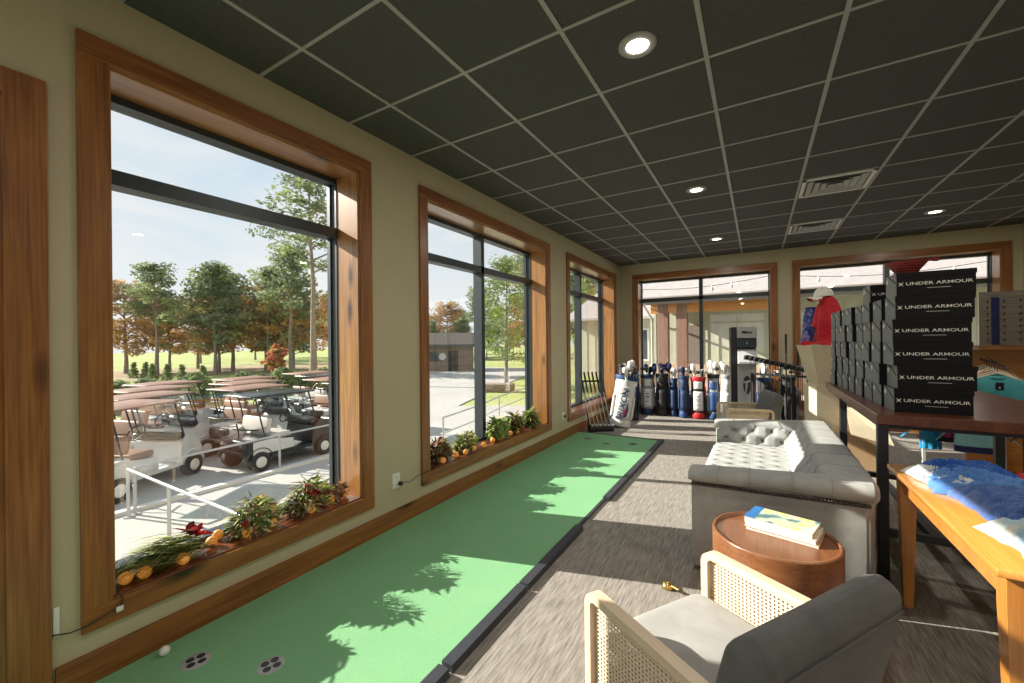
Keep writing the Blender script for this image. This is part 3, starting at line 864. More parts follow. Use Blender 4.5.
# ------------------------------------------------------------------ pedestal with garments, carton below the table
pd = thing('display_pedestal', 'cream pedestal with flared top behind the stacked boxes', 'pedestal', (.66, 5.90, 0), R(14))
def frust(w0, d0, z0, w1, d1, z1):
    return MB().loft([[(-w / 2, -d / 2, z), (w / 2, -d / 2, z), (w / 2, d / 2, z), (-w / 2, d / 2, z)] for w, d, z in ((w0, d0, z0), (w1, d1, z1))], smooth=False)
build('column', frust(.29, .36, 0, .29, .36, .93), M['cream'], pd)
build('flared_top', frust(.22, .30, .93, .42, .44, 1.385), M['cream'], pd)
lg = MB().lathe([(.022, 0), (.026, 0)], n=24); lg.lathe([(0, 0), (.010, 0)], n=16)
lg.xf(Matrix.Translation((.06, -.193, 1.16)) @ Matrix.Rotation(R(90 + 8), 4, 'X'))
build('round_emblem', lg, M['nail'], pd, fix=False)
ct = thing('cardboard_carton', 'brown cardboard carton with an open cream flap under the tall table', 'carton', (.965, 5.93, 0))
build('carton_body', MB().rbox((0, 0, .35), (.30, .46, .70), .004, 1, smooth=False), M['card'], ct)
fl_ = MB(); fl_.add([(-.15, -.232, .70), (.12, -.232, .70), (.21, -.40, .36), (-.13, -.40, .44), (-.15, -.236, .706), (.12, -.236, .706), (.21, -.404, .364), (-.13, -.404, .444)],
    [(0, 1, 2, 3), (4, 7, 6, 5), (0, 4, 5, 1), (1, 5, 6, 2), (2, 6, 7, 3), (3, 7, 4, 0)])
build('open_flap', fl_, M['cream'], ct)

def cloth2(name, c1, c2): return cloth(name, c1, c2)
M['red'] = cloth('red_jersey', (.48, .015, .03), (.60, .04, .055))
M['floral'] = cloth('blue_floral_cotton', 0, 0, (26, [(.38, (.02, .03, .16)), (.5, (.05, .09, .35)), (.62, (.35, .25, .40))]))
M['teal'] = cloth('teal_jersey', (.06, .33, .38), (.10, .42, .46))
M['aqua'] = cloth('pale_aqua_jersey', (.20, .46, .47), (.26, .52, .52))
M['pink'] = cloth('pink_jersey', (.42, .04, .14), (.52, .08, .20))
M['azure'] = cloth('azure_jersey', (.01, .18, .38), (.03, .27, .48))
M['blackc'] = cloth('black_jersey', (.012, .012, .014), (.02, .02, .024))
M['mauve'] = cloth('mauve_jersey', (.40, .28, .34), (.50, .36, .42))
M['mint'] = cloth('mint_jersey', (.12, .36, .24), (.18, .44, .30))
M['lemon'] = cloth('lemon_print', 0, 0, (30, [(.4, (.12, .40, .38)), (.55, (.50, .50, .12)), (.65, (.60, .58, .25))]))

def drape(prof, seed=1, fold=.012, nf=7):
    """closed garment: levels (z, half width, half depth, x shift)"""
    rings = []; n = 40
    for z, a, b, sx in prof:
        k = (prof[0][0] - z) / (prof[0][0] - prof[-1][0] + 1e-6)
        pts = []
        for i in range(n):
            t_ = 2 * pi * i / n
            q = 1 + fold * k * sin(nf * t_ + seed) / max(.03, b) * .5
            pts.append((sx + a * q * cos(t_) , b * q * sin(t_) + fold * .5 * fbm(cos(t_) * 2 + seed, z * 8), z))
        rings.append(pts)
    return MB().loft(rings)
g1 = thing('red_shirt', 'red shirt draped on a display form above the cream pedestal', 'shirt', (.695, 5.86, 1.386), R(-20))
build('body', drape([(.56, .02, .02, .0), (.55, .05, .035, .0), (.50, .085, .06, .0), (.40, .10, .07, 0), (.25, .112, .078, 0), (.10, .122, .085, 0), (.03, .13, .095, 0), (.006, .15, .11, 0)], 2, .02, 6), M['red'], g1)
for s in (-1, 1):
    build('sleeve', MB().loft([[(s * (.07 + .05 * k / 4) + r_ * cos(a), -.012 * k / 4 + r_ * .8 * sin(a), .49 - .26 * k / 4 - .02) for a in [2 * pi * i / 14 for i in range(14)]] for k, r_ in enumerate((.03, .038, .04, .04, .042))]), M['red'], g1)
build('hem_spread', MB().grid(lambda u, v: (-.23 + .34 * u, -.11 - .05 * v + .02 * sin(u * 8), .004 + .035 * (1 - v) + .012 * sin(u * 11 + v * 3)), 24, 6), M['red'], g1)
g2 = thing('floral_shirt', 'dark blue floral shirt hanging behind the red shirt', 'shirt', (.545, 5.99, 1.388), R(10))
build('body', drape([(.44, .02, .02, 0), (.42, .05, .04, 0), (.34, .07, .055, 0), (.2, .075, .06, 0), (.08, .08, .065, -.005), (.002, .10, .085, -.015)], 5, .02, 5), M['floral'], g2)
build('collar', MB().tube([(.045 * cos(a), .035 * sin(a), .435) for a in [2 * pi * i / 16 for i in range(16)]], .012, 6, closed=True), M['floral'], g2)
cp = thing('baseball_cap', 'white cap with red underbrim on top of the red shirt form', 'cap', (.655, 5.87, 1.945), R(-155))
build('crown', MB().grid(lambda u, v: (.098 * cos(pi / 2 * v) ** .75 * cos(2 * pi * u), .085 * cos(pi / 2 * v) ** .75 * sin(2 * pi * u), .105 * sin(pi / 2 * v)), 32, 12, cu=True), M['paper'], cp)
def brim(off): return lambda u, v: (.06 + .115 * v * cos((u - .5) * pi) ** .4 + .0 if .001 < u < .999 else .06, (u - .5) * 2 * (.085 - .012 * v), off - .03 * v - .035 * ((u - .5) * 2) ** 2)
build('brim', MB().grid(brim(.012), 24, 8), M['paper'], cp)
build('underbrim', MB().grid(brim(.008), 24, 8), M['red'], cp)
build('button', MB().ball((0, 0, .106), .009, 8, 5), M['red'], cp)

# ------------------------------------------------------------------ timber merchandise fixture and hung shirts at the right
fx = thing('merchandise_fixture', 'timber shop fixture with slotted grey panel above a hanging bay', 'shop fixture', (2.5, 6.25, 0))
def FB(n_, mb, mat): return build(n_, mb.xf(Matrix.Translation((-2.5, -6.25, 0))), mat, fx)
FB('back_panel', MB().box(1.93, 3.12, 6.34, 6.37, .05, 1.33), M['honeyx'])
FB('shelf', MB().rbox((2.51, 6.12, 1.352), (1.25, .50, .045), .003, 1, smooth=False), M['alderx'])
FB('base', MB().box(1.93, 3.12, 6.0, 6.37, 0, .05), M['honeyx'])
t = NT('grey_barn_board'); v = t.coords((3, 3, 26)); f = t.noise(v, 2, 4, .6)
t.bsdf(t.ramp(f, [(.3, (.10, .082, .066)), (.7, (.21, .175, .145))]), .7); M['barn'] = t.mat
FB('slotted_panel', MB().box(1.975, 3.12, 6.10, 6.14, 1.376, 1.92), M['barn'])
for x in (2.075, 2.30, 2.56, 2.82):
    FB('dark_channel', MB().box(x - .027, x + .027, 6.088, 6.10, 1.38, 1.86), M['navy'])
    for i in range(7):
        for sx in (-.055, .06):
            FB('peg', MB().cyl((x + sx, 6.10, 1.43 + .065 * i), (x + sx, 6.07, 1.44 + .065 * i), .006, n=6), M['nail'])
FB('hanging_arm', MB().tube([(2.05, 6.34, 1.22), (2.03, 6.0, 1.20), (1.99, 5.62, 1.155)], .009, 8), M['black'])

def hung_shirt(name, label, loc, rotz, mat, w=.42, h=.36, tagged=False, band=None, grp='shirts on the shop fixture', hook=True):
    t = thing(name, label, 'shirt', loc, rotz, grp)
    n = 36; rings = []
    for k in range(15):
        f = k / 14; z = -f * h
        hw = (.055 + (w / 2 - .055) * min(1, (f / .22)) ** .8) if f < .22 else w / 2 * (1 - .06 * (f - .22))
        dz = .022 + .018 * sin(pi * min(1, f * 1.4)) if f < .9 else .03
        rings.append([(hw * cos(a) * (1 + .02 * sin(3 * a + k)), dz * sin(a) * (1 + .35 * sin(9 * a + f * 3) * f), z) for a in [2 * pi * i / n for i in range(n)]])
    m = MB().loft(rings)
    build('body', m, mat, t)
    for s in (-1, 1):
        rg = []
        for k in range(5):
            f = k / 4; c = Vector((s * (w * .40 + .12 * f), 0, -.05 - .15 * f)); r_ = .062 - .004 * f
            rg.append([(c.x + s * r_ * .62 * cos(a), .026 * sin(a), c.z + r_ * cos(a) * -.72 + .0) for a in [2 * pi * i / 16 for i in range(16)]])
        build('sleeve', MB().loft(rg), mat, t)
    build('collar', MB().tube([(.052 * cos(a), .030 * sin(a) - .002, .004 - .022 * (1 - sin(a)) * .5) for a in [2 * pi * i / 18 for i in range(18)]], .012, 6, closed=True), mat, t)
    if band: build('hem_band', MB().loft([[(w / 2 * (1 - .04) * 1.02 * cos(a), .036 * sin(a) * 1.15, z) for a in [2 * pi * i / n for i in range(n)]] for z in (-h + .004, -h * .82)]), band, t)
    if tagged: build('hang_tag', MB().box(-.012, .038, -.046, -.043, -.13, -.06).box(.008, .016, -.0465, -.046, -.113, -.10, 1), [M['blackc'], M['paper']], t)
    hg = build('hanger', MB().tube([(-w * .42, 0, -.055), (0, 0, .03), (w * .42, 0, -.055)], .009, 6), M['ashx'], t)
    if hook:
        build('hook', MB().tube([(0, 0, .03), (0, 0, .075)] + [(.026 - .026 * cos(a), 0, .075 + .026 * sin(a)) for a in [R(20 * i) for i in range(1, 11)]], .003, 6), M['blackplastic'], hg)
    return t
col = [('teal', 'teal polo shirt with a black swing tag, frontmost on the hanging arm', True), ('lemon', 'yellow patterned shirt second on the hanging arm', False), ('redgr', 'red shirt third on the hanging arm', False),
       ('paper', 'white shirt fourth on the hanging arm', False), ('navy', 'navy shirt fifth on the hanging arm', False), ('aqua', 'pale aqua shirt sixth on the hanging arm', False)]
for i, (mk, lab, tg) in enumerate(col):
    f = i / 6
    hung_shirt('polo_shirt', lab, (1.955 + .012 * i - .02, 5.66 + .088 * i, 1.09 + .010 * i), R(-16), M[mk], .44, .345, tg)
# low rack under and behind the tall table
lr = thing('garment_rack', 'low grey garment rack seen under the tall table', 'clothes rack', (1.68, 5.60, 0))
for x in (-.27, .27): build('post', MB().rbox((x, 0, .36), (.028, .028, .72), .003, 1, smooth=False), M['grey'], lr)
for x in (-.27, .27): build('foot', MB().rbox((x, 0, .015), (.04, .42, .03), .006, 1, smooth=False), M['grey'], lr)
build('rail', MB().cyl((-.27, 0, .72), (.27, 0, .72), .012), M['grey'], lr)
for i, (x, mk, lab, w_, bd) in enumerate([(1.46, 'azure', 'azure blue shirt at the left of the low rack', .17, None), (1.56, 'pink', 'pink shirt between the blue and aqua shirts on the low rack', .13, 'blackc'),
        (1.755, 'aqua', 'pale aqua shirt with navy hem on the low rack', .31, 'navy')]):
    hung_shirt('hanging_shirt', lab, (x, 5.60 - (.0 if i < 2 else .07), .69 if i < 2 else .70), R(0), M[mk], w_, .33 if i != 1 else .25, False, M[bd] if bd else None, 'shirts on the low rack', hook=False)
hung_shirt('hanging_shirt', 'black garment hanging right of the low rack', (2.15, 5.45, .75), 0, M['blackc'], .16, .40, False, None, 'dark and mauve garments at the right edge', hook=False)
hung_shirt('hanging_shirt', 'mauve and mint garment at the right edge under the tall table', (2.34, 5.30, .70), 0, M['mauve'], .2, .36, False, M['mint'], 'dark and mauve garments at the right edge', hook=False)
r2_ = thing('garment_rail', 'black garment rail holding the dark garments at the right edge', 'clothes rack', (2.25, 5.375, 0), R(-38))
build('rail', MB().cyl((-.25, 0, .80), (.3, 0, .80), .010), M['black'], r2_)
for x in (-.25, .3): build('post', MB().cyl((x, 0, 0), (x, 0, .80), .010), M['black'], r2_)

# ------------------------------------------------------------------ golf bags and clubs
def make_bag(label, loc, rotz, lean, body, panel, accent, base, h=.80, w=.25, d=.23, letters=None, lean_x=0, stripes=None):
    t = thing('golf_bag', label, 'golf bag', loc, rotz, 'golf bags along the far walls')
    t.rotation_euler = (lean, lean_x, rotz)
    n = 28; rings = []
    def el(z, a, b, cy=0): return [(a * cos(2 * pi * i / n), cy + b * sin(2 * pi * i / n), z) for i in range(n)]
    prof = [(.09, .44, .44), (.2, .47, .46), (.45, .5, .48), (.65, .49, .47), (h - .06, .5, .5), (h - .055, .47, .47), (h - .2, .43, .43), (.1, .38, .38)]
    mb = MB().loft([el(z, w * a, d * b) for z, a, b in prof], caps=False); mb.add(el(.1, w * .38, d * .38), [tuple(range(n))])
    build('body', mb, M[body], t)
    build('base', MB().loft([el(0, w * .46, d * .46), el(.02, w * .49, d * .49), el(.09, w * .47, d * .47), el(.11, w * .42, d * .42)]), M[base], t)
    cf = MB().loft([el(h - .06, w * .51, d * .51), el(h, w * .56, d * .54), el(h + .015, w * .55, d * .53), el(h + .01, w * .49, d * .47), el(h - .06, w * .46, d * .45)], caps=False)
    build('cuff', cf, M[accent], t)
    # front pockets
    def pocket(z0, z1, hw, off, th, mk, nm='pocket', cx=0):
        def pf(u, v):
            a = (u - .5) * 2; b = (v - .5) * 2
            e = (1 - abs(a) ** 6) * (1 - abs(b) ** 6)
            return (cx + a * hw, -d * .46 + .012 - off - th * max(0, e) ** .5 + .03 * a * a, (z0 + z1) / 2 + b * (z1 - z0) / 2)
        return build(nm, MB().grid(pf, 16, 16), M[mk], t)
    pocket(.13, .50, w * .36, .0, .055, panel)
    pocket(.53, .68, w * .33, .0, .035, panel, 'valuables_pocket')
    for s in (-1, 1):
        build('side_pocket', MB().rbox((s * w * .46, .0, .33), (.04, d * .7, .38), .022, 2), M[accent if stripes else body], t)
    build('strap', MB().tube([(w * .40, -.03, h - .10), (w * .50, -.07, h - .20), (w * .52, -.08, .44), (w * .42, -.03, .28)], .013, 6), M[accent], t)
    if stripes:
        build('stripe', MB().box(-.018, .018, -d * .46 - .048, -d * .46 - .043, .15, .48), M[stripes], t)
    if letters:
        tx, sz, mk, z, rot = letters
        L_ = text_mb(tx, sz, .0006, 1.1, .2, .002)
        L_.xf(Matrix.Translation((0, -d * .46 - .0455, z)) @ Matrix.Rotation(pi / 2, 4, 'X') @ Matrix.Rotation(rot, 4, 'Z'))
        build('lettering', L_, M[mk], t, fix=False)
    return t
def club_proto(kind):
    t = thing('golf_club', 'x', 'golf club')
    L_ = .42
    build('shaft', MB().cyl((0, 0, -.10), (0, 0, L_), .0045, .0052, 8), M['steel'], t)
    if kind == 'iron':
        hd = MB().loft([[(x, y * s_, z * s_ + L_ + .01) for (y, z) in ((-.006, -.022), (.010, -.022), (.004, .024), (-.006, .024))] for x, s_ in ((-.012, .55), (.02, .9), (.072, 1.0), (.082, .6))], smooth=False)
        build('head', hd, M['steel'], t)
    elif kind == 'driver':
        build('head', MB().ball((.045, .012, L_ + .012), .052, 14, 8, (1.1, .95, .55)), M['black'], t)
    elif kind == 'cover':
        build('head_cover', MB().lathe([(.0, .14), (.030, .135), (.046, .10), (.048, .06), (.032, .01), (.020, -.04), (.022, -.09)], (.0, 0, L_ - .03), 14), M['paper'], t)
    elif kind == 'dark':
        build('head_cover', MB().lathe([(.0, .12), (.030, .11), (.042, .08), (.042, .04), (.028, -.01), (.018, -.06)], (.0, 0, L_ - .03), 14), M['navy'], t)
    else:
        build('head', MB().rbox((.035, 0, L_ + .0), (.10, .028, .026), .006, 2), M['grey'], t)
    return t
PROTO = {k: club_proto(k) for k in ('iron', 'driver', 'cover', 'dark', 'putter')}
proto_used = set()
def club(kind, loc, rot, label, group):
    p = PROTO[kind]
    if kind not in proto_used:
        proto_used.add(kind); o = p; o.location = loc; o.rotation_euler = rot; o['label'] = label; o['group'] = group
        return o
    return dup(p, loc, label=label, group=group, rot=rot)
M['white_l'] = plain('white_leatherette', (.72, .71, .68), .5, 0, .05)
M['blackf'] = plain('black_nylon', (.018, .018, .02), .7, 0, .3, 60)
M['navyf'] = plain('navy_nylon', (.012, .035, .10), .6, 0, .25, 60)
M['greyf'] = plain('grey_nylon', (.28, .30, .33), .65, 0, .15, 60)
M['redf'] = plain('red_leatherette', (.55, .02, .03), .45, 0, .1)
M['bluef'] = plain('bright_blue_nylon', (.013, .055, .18), .55, 0, .15)
M['lime'] = leafmat('lime_green_leaves', (.22, .34, .07), (.40, .50, .14), .3, 30)
M['limef'] = plain('lime_nylon', (.18, .45, .06), .6)
BAGS = [ # label, x, y, rotz, lean, body, panel, accent, base, letters, clubs(kinds), club label, extra
 ('white and blue tour golf bag with large blue lettering beside the putter rack', -2.02, 6.88, R(14), R(-7), 'white_l', 'white_l', 'bluef', 'white_l', ('SRIXON', .135, 'bluef', .36, R(84)), 'diidciiddiicd', 'club in the white and blue lettered golf bag', dict(h=.84, w=.36, d=.29, lean_x=R(9))),
 ('black golf bag standing right behind the white and blue lettered bag', -2.01, 7.58, R(14), R(-5), 'blackf', 'blackf', 'blackf', 'blackf', None, 'iidciiicd', 'club in the black bag behind the white lettered bag', dict(h=.84, w=.28)),
 ('slim black golf bag in the corner under the window edge', -2.13, 8.16, R(14), R(-3), 'blackf', 'blackf', 'blackf', 'blackf', None, 'iidi', 'club in the slim black corner bag', dict(h=.80, w=.2)),
 ('grey and white golf bag with navy base, left end of the far row', -1.88, 8.33, R(12), R(-4), 'greyf', 'white_l', 'navyf', 'navyf', None, 'kkkiikd', 'club in the grey and white golf bag', dict(h=.76)),
 ('black golf bag with a pale buckle in the far row', -1.60, 8.32, R(11), R(-4), 'blackf', 'blackf', 'blackf', 'blackf', None, 'kkkkikkd', 'club in the black bag with pale buckle', dict(h=.78, w=.22, stripes=None)),
 ('slim navy golf bag left of the round based navy bag', -1.40, 8.34, R(9), R(-3), 'navyf', 'navyf', 'navyf', 'navyf', None, 'ciip', 'club in the slim navy bag', dict(h=.70, w=.14)),
 ('navy golf bag on a wide round blue base', -1.205, 8.27, R(9), R(-3), 'navyf', 'navyf', 'navyf', 'bluef', None, 'kipiidki', 'club in the navy bag with round base', dict(h=.76, w=.175)),
 ('white golf bag with red top and red base', -.955, 8.28, R(7), R(-3), 'blackf', 'white_l', 'redf', 'redf', None, 'iiidiipcdi', 'club in the white bag with red top', dict(h=.74, w=.24)),
 ('grey stand bag with bright blue lower pocket', -.70, 8.30, R(5), R(-3), 'greyf', 'bluef', 'blackf', 'bluef', None, 'cciccicid', 'club in the grey bag with blue pocket', dict(h=.80, w=.19)),
 ('white golf bag left of the silver display tower', -.482, 8.22, 0, R(-3), 'white_l', 'white_l', 'greyf', 'blackf', None, 'cccicicd', 'club in the white bag left of the display tower', dict(h=.80, w=.175)),
 ('black golf bag with lime green stripe right of the display tower', .10, 8.10, R(4), R(-3), 'blackf', 'blackf', 'bluef', 'blackf', None, 'iiccid', 'club in the black bag with lime stripe', dict(h=.78, w=.22, stripes='limef')),
 ('black golf bag beside the wall between the back windows', .42, 8.15, R(4), R(-3), 'blackf', 'blackf', 'blackf', 'blackf', None, 'diiid', 'club in the black bag between the back windows', dict(h=.80, w=.22)),
]
KM = dict(c='cover', d='driver', i='iron', k='dark', p='putter')
rc = random.Random(11)
for (lab, x, y, rz, lean, body, panel, acc, base, let, kinds, clab, ex) in BAGS:
    b = make_bag(lab, (x, y, 0.012), rz, lean, body, panel, acc, base, letters=let, **ex)
    if let and let[0] == 'SRIXON':   # red and blue sweep on the lower pocket
        dd = ex['d']
        q = MB().prism([(.035, .14), (.085, .19), (.10, .30), (.075, .42), (.055, .30), (.03, .20)], 'y', -dd * .46 - .047, -dd * .46 - .043)
        build('blue_sweep', q, M['bluef'], b)
        q = MB().prism([(.028, .17), (.05, .22), (.07, .34), (.04, .29), (.02, .22)], 'y', -dd * .46 - .049, -dd * .46 - .0465)
        build('red_sweep', q, M['redf'], b)
    if 'red top' in lab or 'navy base' in lab:   # small dark prints on the pocket
        q = MB()
        for zz_, w_ in ((.39, .03), (.335, .045), (.30, .02), (.24, .036)): q.box(-w_, w_ * .8, -.23 * .46 - .0455, -.23 * .46 - .043, zz_, zz_ + .014)
        build('pocket_print', q, M['greyf'] if 'red' in lab else M['navyf'], b)
    hh = ex.get('h', .8); ww = ex.get('w', .25)
    RM = Matrix.Rotation(rz, 4, 'Z') @ Matrix.Rotation(ex.get('lean_x', 0), 4, 'Y') @ Matrix.Rotation(lean, 4, 'X')
    n = len(kinds)
    for i, k in enumerate(kinds):
        a = 2 * pi * i / n + rc.random() * .6; r_ = ww * .30
        lx, ly = r_ * cos(a), r_ * .8 * sin(a)
        top = hh - .06 - .23 + rc.uniform(-.03, .05)
        p = RM @ Vector((lx, ly, top))
        club(KM[k], (x + p.x, y + p.y, p.z + .0), (lean + rc.uniform(-.06, .06) - .15 * sin(a),   .18 * cos(a) + ex.get('lean_x', 0) + rc.uniform(-.05, .05), rz + rc.uniform(-2.6, -.4)), clab, clab.replace('club', 'clubs', 1))
# display tower
tw = thing('display_tower', 'silver and black golf club display tower with an oval emblem', 'display stand', (-.19, 7.62, 0), R(10))
build('back_frame', MB().rbox((-.01, .10, .83), (.36, .20, 1.66), .006, 1, smooth=False), M['black'], tw)
M['silver'] = plain('silver_laminate', (.52, .525, .53), .4, .2, .03)
build('lower_panel', MB().rbox((.035, -.01, .53), (.265, .03, 1.06), .004, 1, smooth=False), M['silver'], tw)
build('header_panel', MB().rbox((.035, -.03, 1.57), (.275, .07, .18), .004, 1, smooth=False), M['grey'], tw)
build('header_mark', MB().prism([(-.05, 1.565), (.0, 1.552), (.105, 1.562), (.11, 1.585), (.05, 1.578), (.02, 1.592), (-.03, 1.595)], 'y', -.0675, -.066), M['blackplastic'], tw)
build('middle_band', MB().rbox((.035, -.025, 1.40), (.275, .05, .14), .004, 1, smooth=False).box(.028, .042, -.052, -.05, 1.38, 1.42, 1), [M['alu'], M['grey']], tw)
build('display_ledge', MB().add([(-.10, -.012, 1.30), (.17, -.012, 1.30), (.17, -.20, 1.10), (-.10, -.20, 1.10), (-.10, -.012, 1.07), (.17, -.012, 1.07), (.17, -.20, 1.07), (-.10, -.20, 1.07)], [(0, 1, 2, 3), (3, 2, 6, 7), (0, 3, 7, 4), (1, 5, 6, 2), (4, 7, 6, 5), (0, 4, 5, 1)]), M['silver'], tw)
em = MB(); N = 40
em.add([(.055 * cos(2 * pi * i / N), .0, .15 * sin(2 * pi * i / N)) for i in range(N)], [tuple(range(N))])
em.add([(-.052, -.001, .06), (.056, -.001, .085), (.054, -.001, .055), (.014, -.001, .048), (-.012, -.001, -.145), (-.030, -.001, -.125), (-.022, -.001, .036), (-.054, -.001, .03)], [tuple(range(8))], 1)
em.xf(Matrix.Translation((.035, -.0262, .72)))
build('oval_emblem', em, [M['alu'], M['silver']], tw, fix=False)
# club rack right of the tower
rk = thing('club_rack', 'black club rack holding a slanted row of clubs at the back', 'rack', (.27, 7.12, 0), R(-26))
build('rail', MB().rbox((0, 0, .93), (.80, .05, .03), .005, 1, smooth=False), M['black'], rk)
build('base', MB().rbox((0, 0, .03), (.80, .28, .06), .008, 1, smooth=False), M['black'], rk)
for s in (-1, 1): build('post', MB().rbox((s * .37, 0, .48), (.04, .04, .88), .004, 1, smooth=False), M['black'], rk)
t = thing('golf_club', 'black headed club leaning in the slanted rack row', 'golf club', group='clubs in the slanted rack')
build('shaft', MB().cyl((0, 0, .065), (0, 0, 1.08), .0065, .0055, 8), M['black'], t)
build('grip', MB().cyl((0, 0, .065), (0, 0, .32), .012, .010, 8), M['rubber'], t)
build('head', MB().loft([[(x, y * s_ - x * .25, z * s_ + 1.09) for (y, z) in ((-.018, -.016), (.014, -.018), (.014, .016), (-.012, .024))] for x, s_ in ((-.035, .9), (.0, 1.4), (.06, 1.7), (.115, 1.45), (.128, .7))], smooth=False), M['black'], t)
RX = Matrix.Rotation(R(-26), 4, 'Z')
for i in range(12):
    p = RX @ Vector((-.38 + .069 * i, -.045, 0))
    zz = .09 * (1 - i / 11) - .01
    if i == 0: o = t
    else: o = dup(t, (0, 0, 0))
    o.location = (.27 + p.x, 7.12 + p.y, zz * 0 + .0); o.scale = (1, 1, 1.08 - .012 * i); o.rotation_euler = (0, 0, R(-112 + rc.uniform(-8, 8)))
for (px, py, zt, lab) in ((.36, 7.28, 1.53, 'tall black club standing above the rack row'), (.50, 7.22, 1.31, 'second tall black club right of the tallest club')):
    t = thing('golf_club', lab, 'golf club', (px, py, 0))
    build('shaft', MB().cyl((0, 0, .0), (0, 0, zt - .28), .008, n=8), M['black'], t)
    build('grip', MB().cyl((0, 0, zt - .28), (0, 0, zt), .013, .016, 10), M['blackplastic'], t)
    build('head', MB().rbox((.03, 0, .018), (.09, .03, .034), .008, 2), M['black'], t)
# putter rack at the end of the green
PA = R(34)
pr_ = thing('putter_rack', 'black floor rack with leaning putters beside the far left window', 'rack', (-2.20, 6.42, 0), PA)
build('base', MB().rbox((0, 0, .04), (.40, .17, .08), .012, 2), M['black'], pr_)
build('top_bar', MB().rbox((-.10, .07, .80), (.36, .022, .03), .004, 1, smooth=False), M['black'], pr_)
for s in (-1, 1): build('upright', MB().cyl((s * .17, .06, .07), (s * .17 - .10, .07, .80), .011, n=8), M['black'], pr_)
RP = Matrix.Rotation(PA, 4, 'Z')
t = thing('putter', 'steel shafted putter leaning in the black floor rack', 'putter', group='putters in the floor rack')
build('head', MB().rbox((.02, -.03, .097), (.045, .10, .028), .008, 2), M['grey'], t)
build('shaft', MB().cyl((0, 0, .10), (-.10, .035, .62), .0065, n=8), M['steel'], t)
build('grip', MB().cyl((-.10, .035, .62), (-.155, .052, .955), .013, .016, 10), M['blackplastic'], t)
for i in range(6):
    p = RP @ Vector((-.165 + .066 * i, -.012, 0)); o = t if i == 0 else dup(t, (0, 0, 0))
    o.location = (-2.20 + p.x, 6.42 + p.y, 0.0); o.rotation_euler = (0, 0, PA + R(rc.uniform(-4, 4)))

# ------------------------------------------------------------------ greenery and amber lights on the sills
SZ = WZ0 + .0085
Y0_ = .655
def blade(mb, p, d, L_, w_, mi, droop=.3, seg=3):
    d = Vector(d).normalized(); s_ = d.cross(Vector((0, 0, 1)))
    if s_.length < .05: s_ = Vector((1, 0, 0))
    s_.normalize()
    s_ = (s_ * cos(droop) + d.cross(s_) * .5).normalized()
    L = []; Rr_ = []; vs = []
    for k in range(seg + 1):
        f = k / seg; c = Vector(p) + d * L_ * f - Vector((0, 0, 1)) * droop * L_ * f * f
        if c.z < SZ + .002: c.z = SZ + .002
        c.x = min(max(c.x, XW - .222), XW - .02); c.y = max(c.y, Y0_) if c.y < 2.3 else max(c.y, 2.70)
        w2 = w_ * (sin(pi * min(.97, .12 + .88 * f)) ** .8)
        vs += [c - s_ * w2 / 2, c + s_ * w2 / 2]
    mb.add(vs, [(2 * k, 2 * k + 1, 2 * k + 3, 2 * k + 2) for k in range(seg)], mi)
def greenery(name, label, y, sx, sy, sz, mats, n, seed, L_=.11, w_=.02, direc=None, flowers=(), x=-2.60):
    rg = random.Random(seed)
    root = thing(name, label, 'greenery', (x, y, SZ), group='seasonal greenery on the window sills')
    T = Matrix.Translation((-x, -y, -SZ))
    mb = MB()
    for i in range(n):
        a = rg.uniform(0, 2 * pi); r_ = rg.random() ** .6; zf = rg.random()
        p = Vector((x + sx * r_ * cos(a) * .6, y + sy * r_ * sin(a) * .7, SZ + .012 + sz * .72 * zf * (1 - .6 * r_ * r_)))
        d = Vector((cos(a) * .8 + rg.uniform(-.5, .5), sin(a) + rg.uniform(-.5, .5), rg.uniform(-.1, 1.0)))
        if direc: d = Vector(direc) + Vector((rg.uniform(-.35, .35), rg.uniform(-.25, .25), rg.uniform(-.12, .3)))
        blade(mb, p, d, L_ * rg.uniform(.6, 1.2), w_ * rg.uniform(.6, 1.2), rg.randrange(len(mats)), rg.uniform(.1, .6))
    build('foliage', mb.xf(T), [M[k] for k in mats], root, fix=False)
    # dark stems through the bunch
    st = MB()
    for i in range(5):
        st.tube([(x + rg.uniform(-.03, .03), y - sy * .8, SZ + .012), (x, y, SZ + .03 + .01 * i), (x + rg.uniform(-.03, .05), y + sy * .8, SZ + .02)], .003, 5)
    build('stems', st.xf(T), M['brownsprig'], root)
    for (fx_, fy, fz, r_, mk, nm) in flowers:
        fb = MB()
        for i in range(9):
            a = 2 * pi * i / 9 + rg.random(); up = rg.uniform(-.1, .9)
            blade(fb, (fx_, fy, fz), (cos(a), sin(a), up), r_ * rg.uniform(.8, 1.2), r_ * .42, 0, .25)
        build(nm, fb.xf(T), M[mk], root, fix=False)
greenery('straw_bunch', 'bunch of green straw with dark red leaves on the nearest sill', .93, .17, .18, .20, ['straw', 'straw', 'straw', 'lime', 'fern'], 330, 1, .22, .017, (.10, -1.0, .22),
    [(-2.58, .955, .48, .085, 'burg', 'red_leaf_flower'), (-2.56, .985, .46, .07, 'redpetal', 'red_leaf_flower')], x=-2.575)
greenery('sprig_bunch', 'round bunch of dark sprigs with a yellow bloom in the middle of the nearest sill', 1.285, .13, .16, .27, ['fern', 'fern', 'brownsprig', 'straw'], 560, 2, .075, .017, None,
    [(-2.57, 1.31, .545, .035, 'yellow', 'yellow_flower'), (-2.52, 1.20, .44, .035, 'redpetal', 'red_flower'), (-2.52, 1.36, .47, .03, 'yellow', 'yellow_flower')])
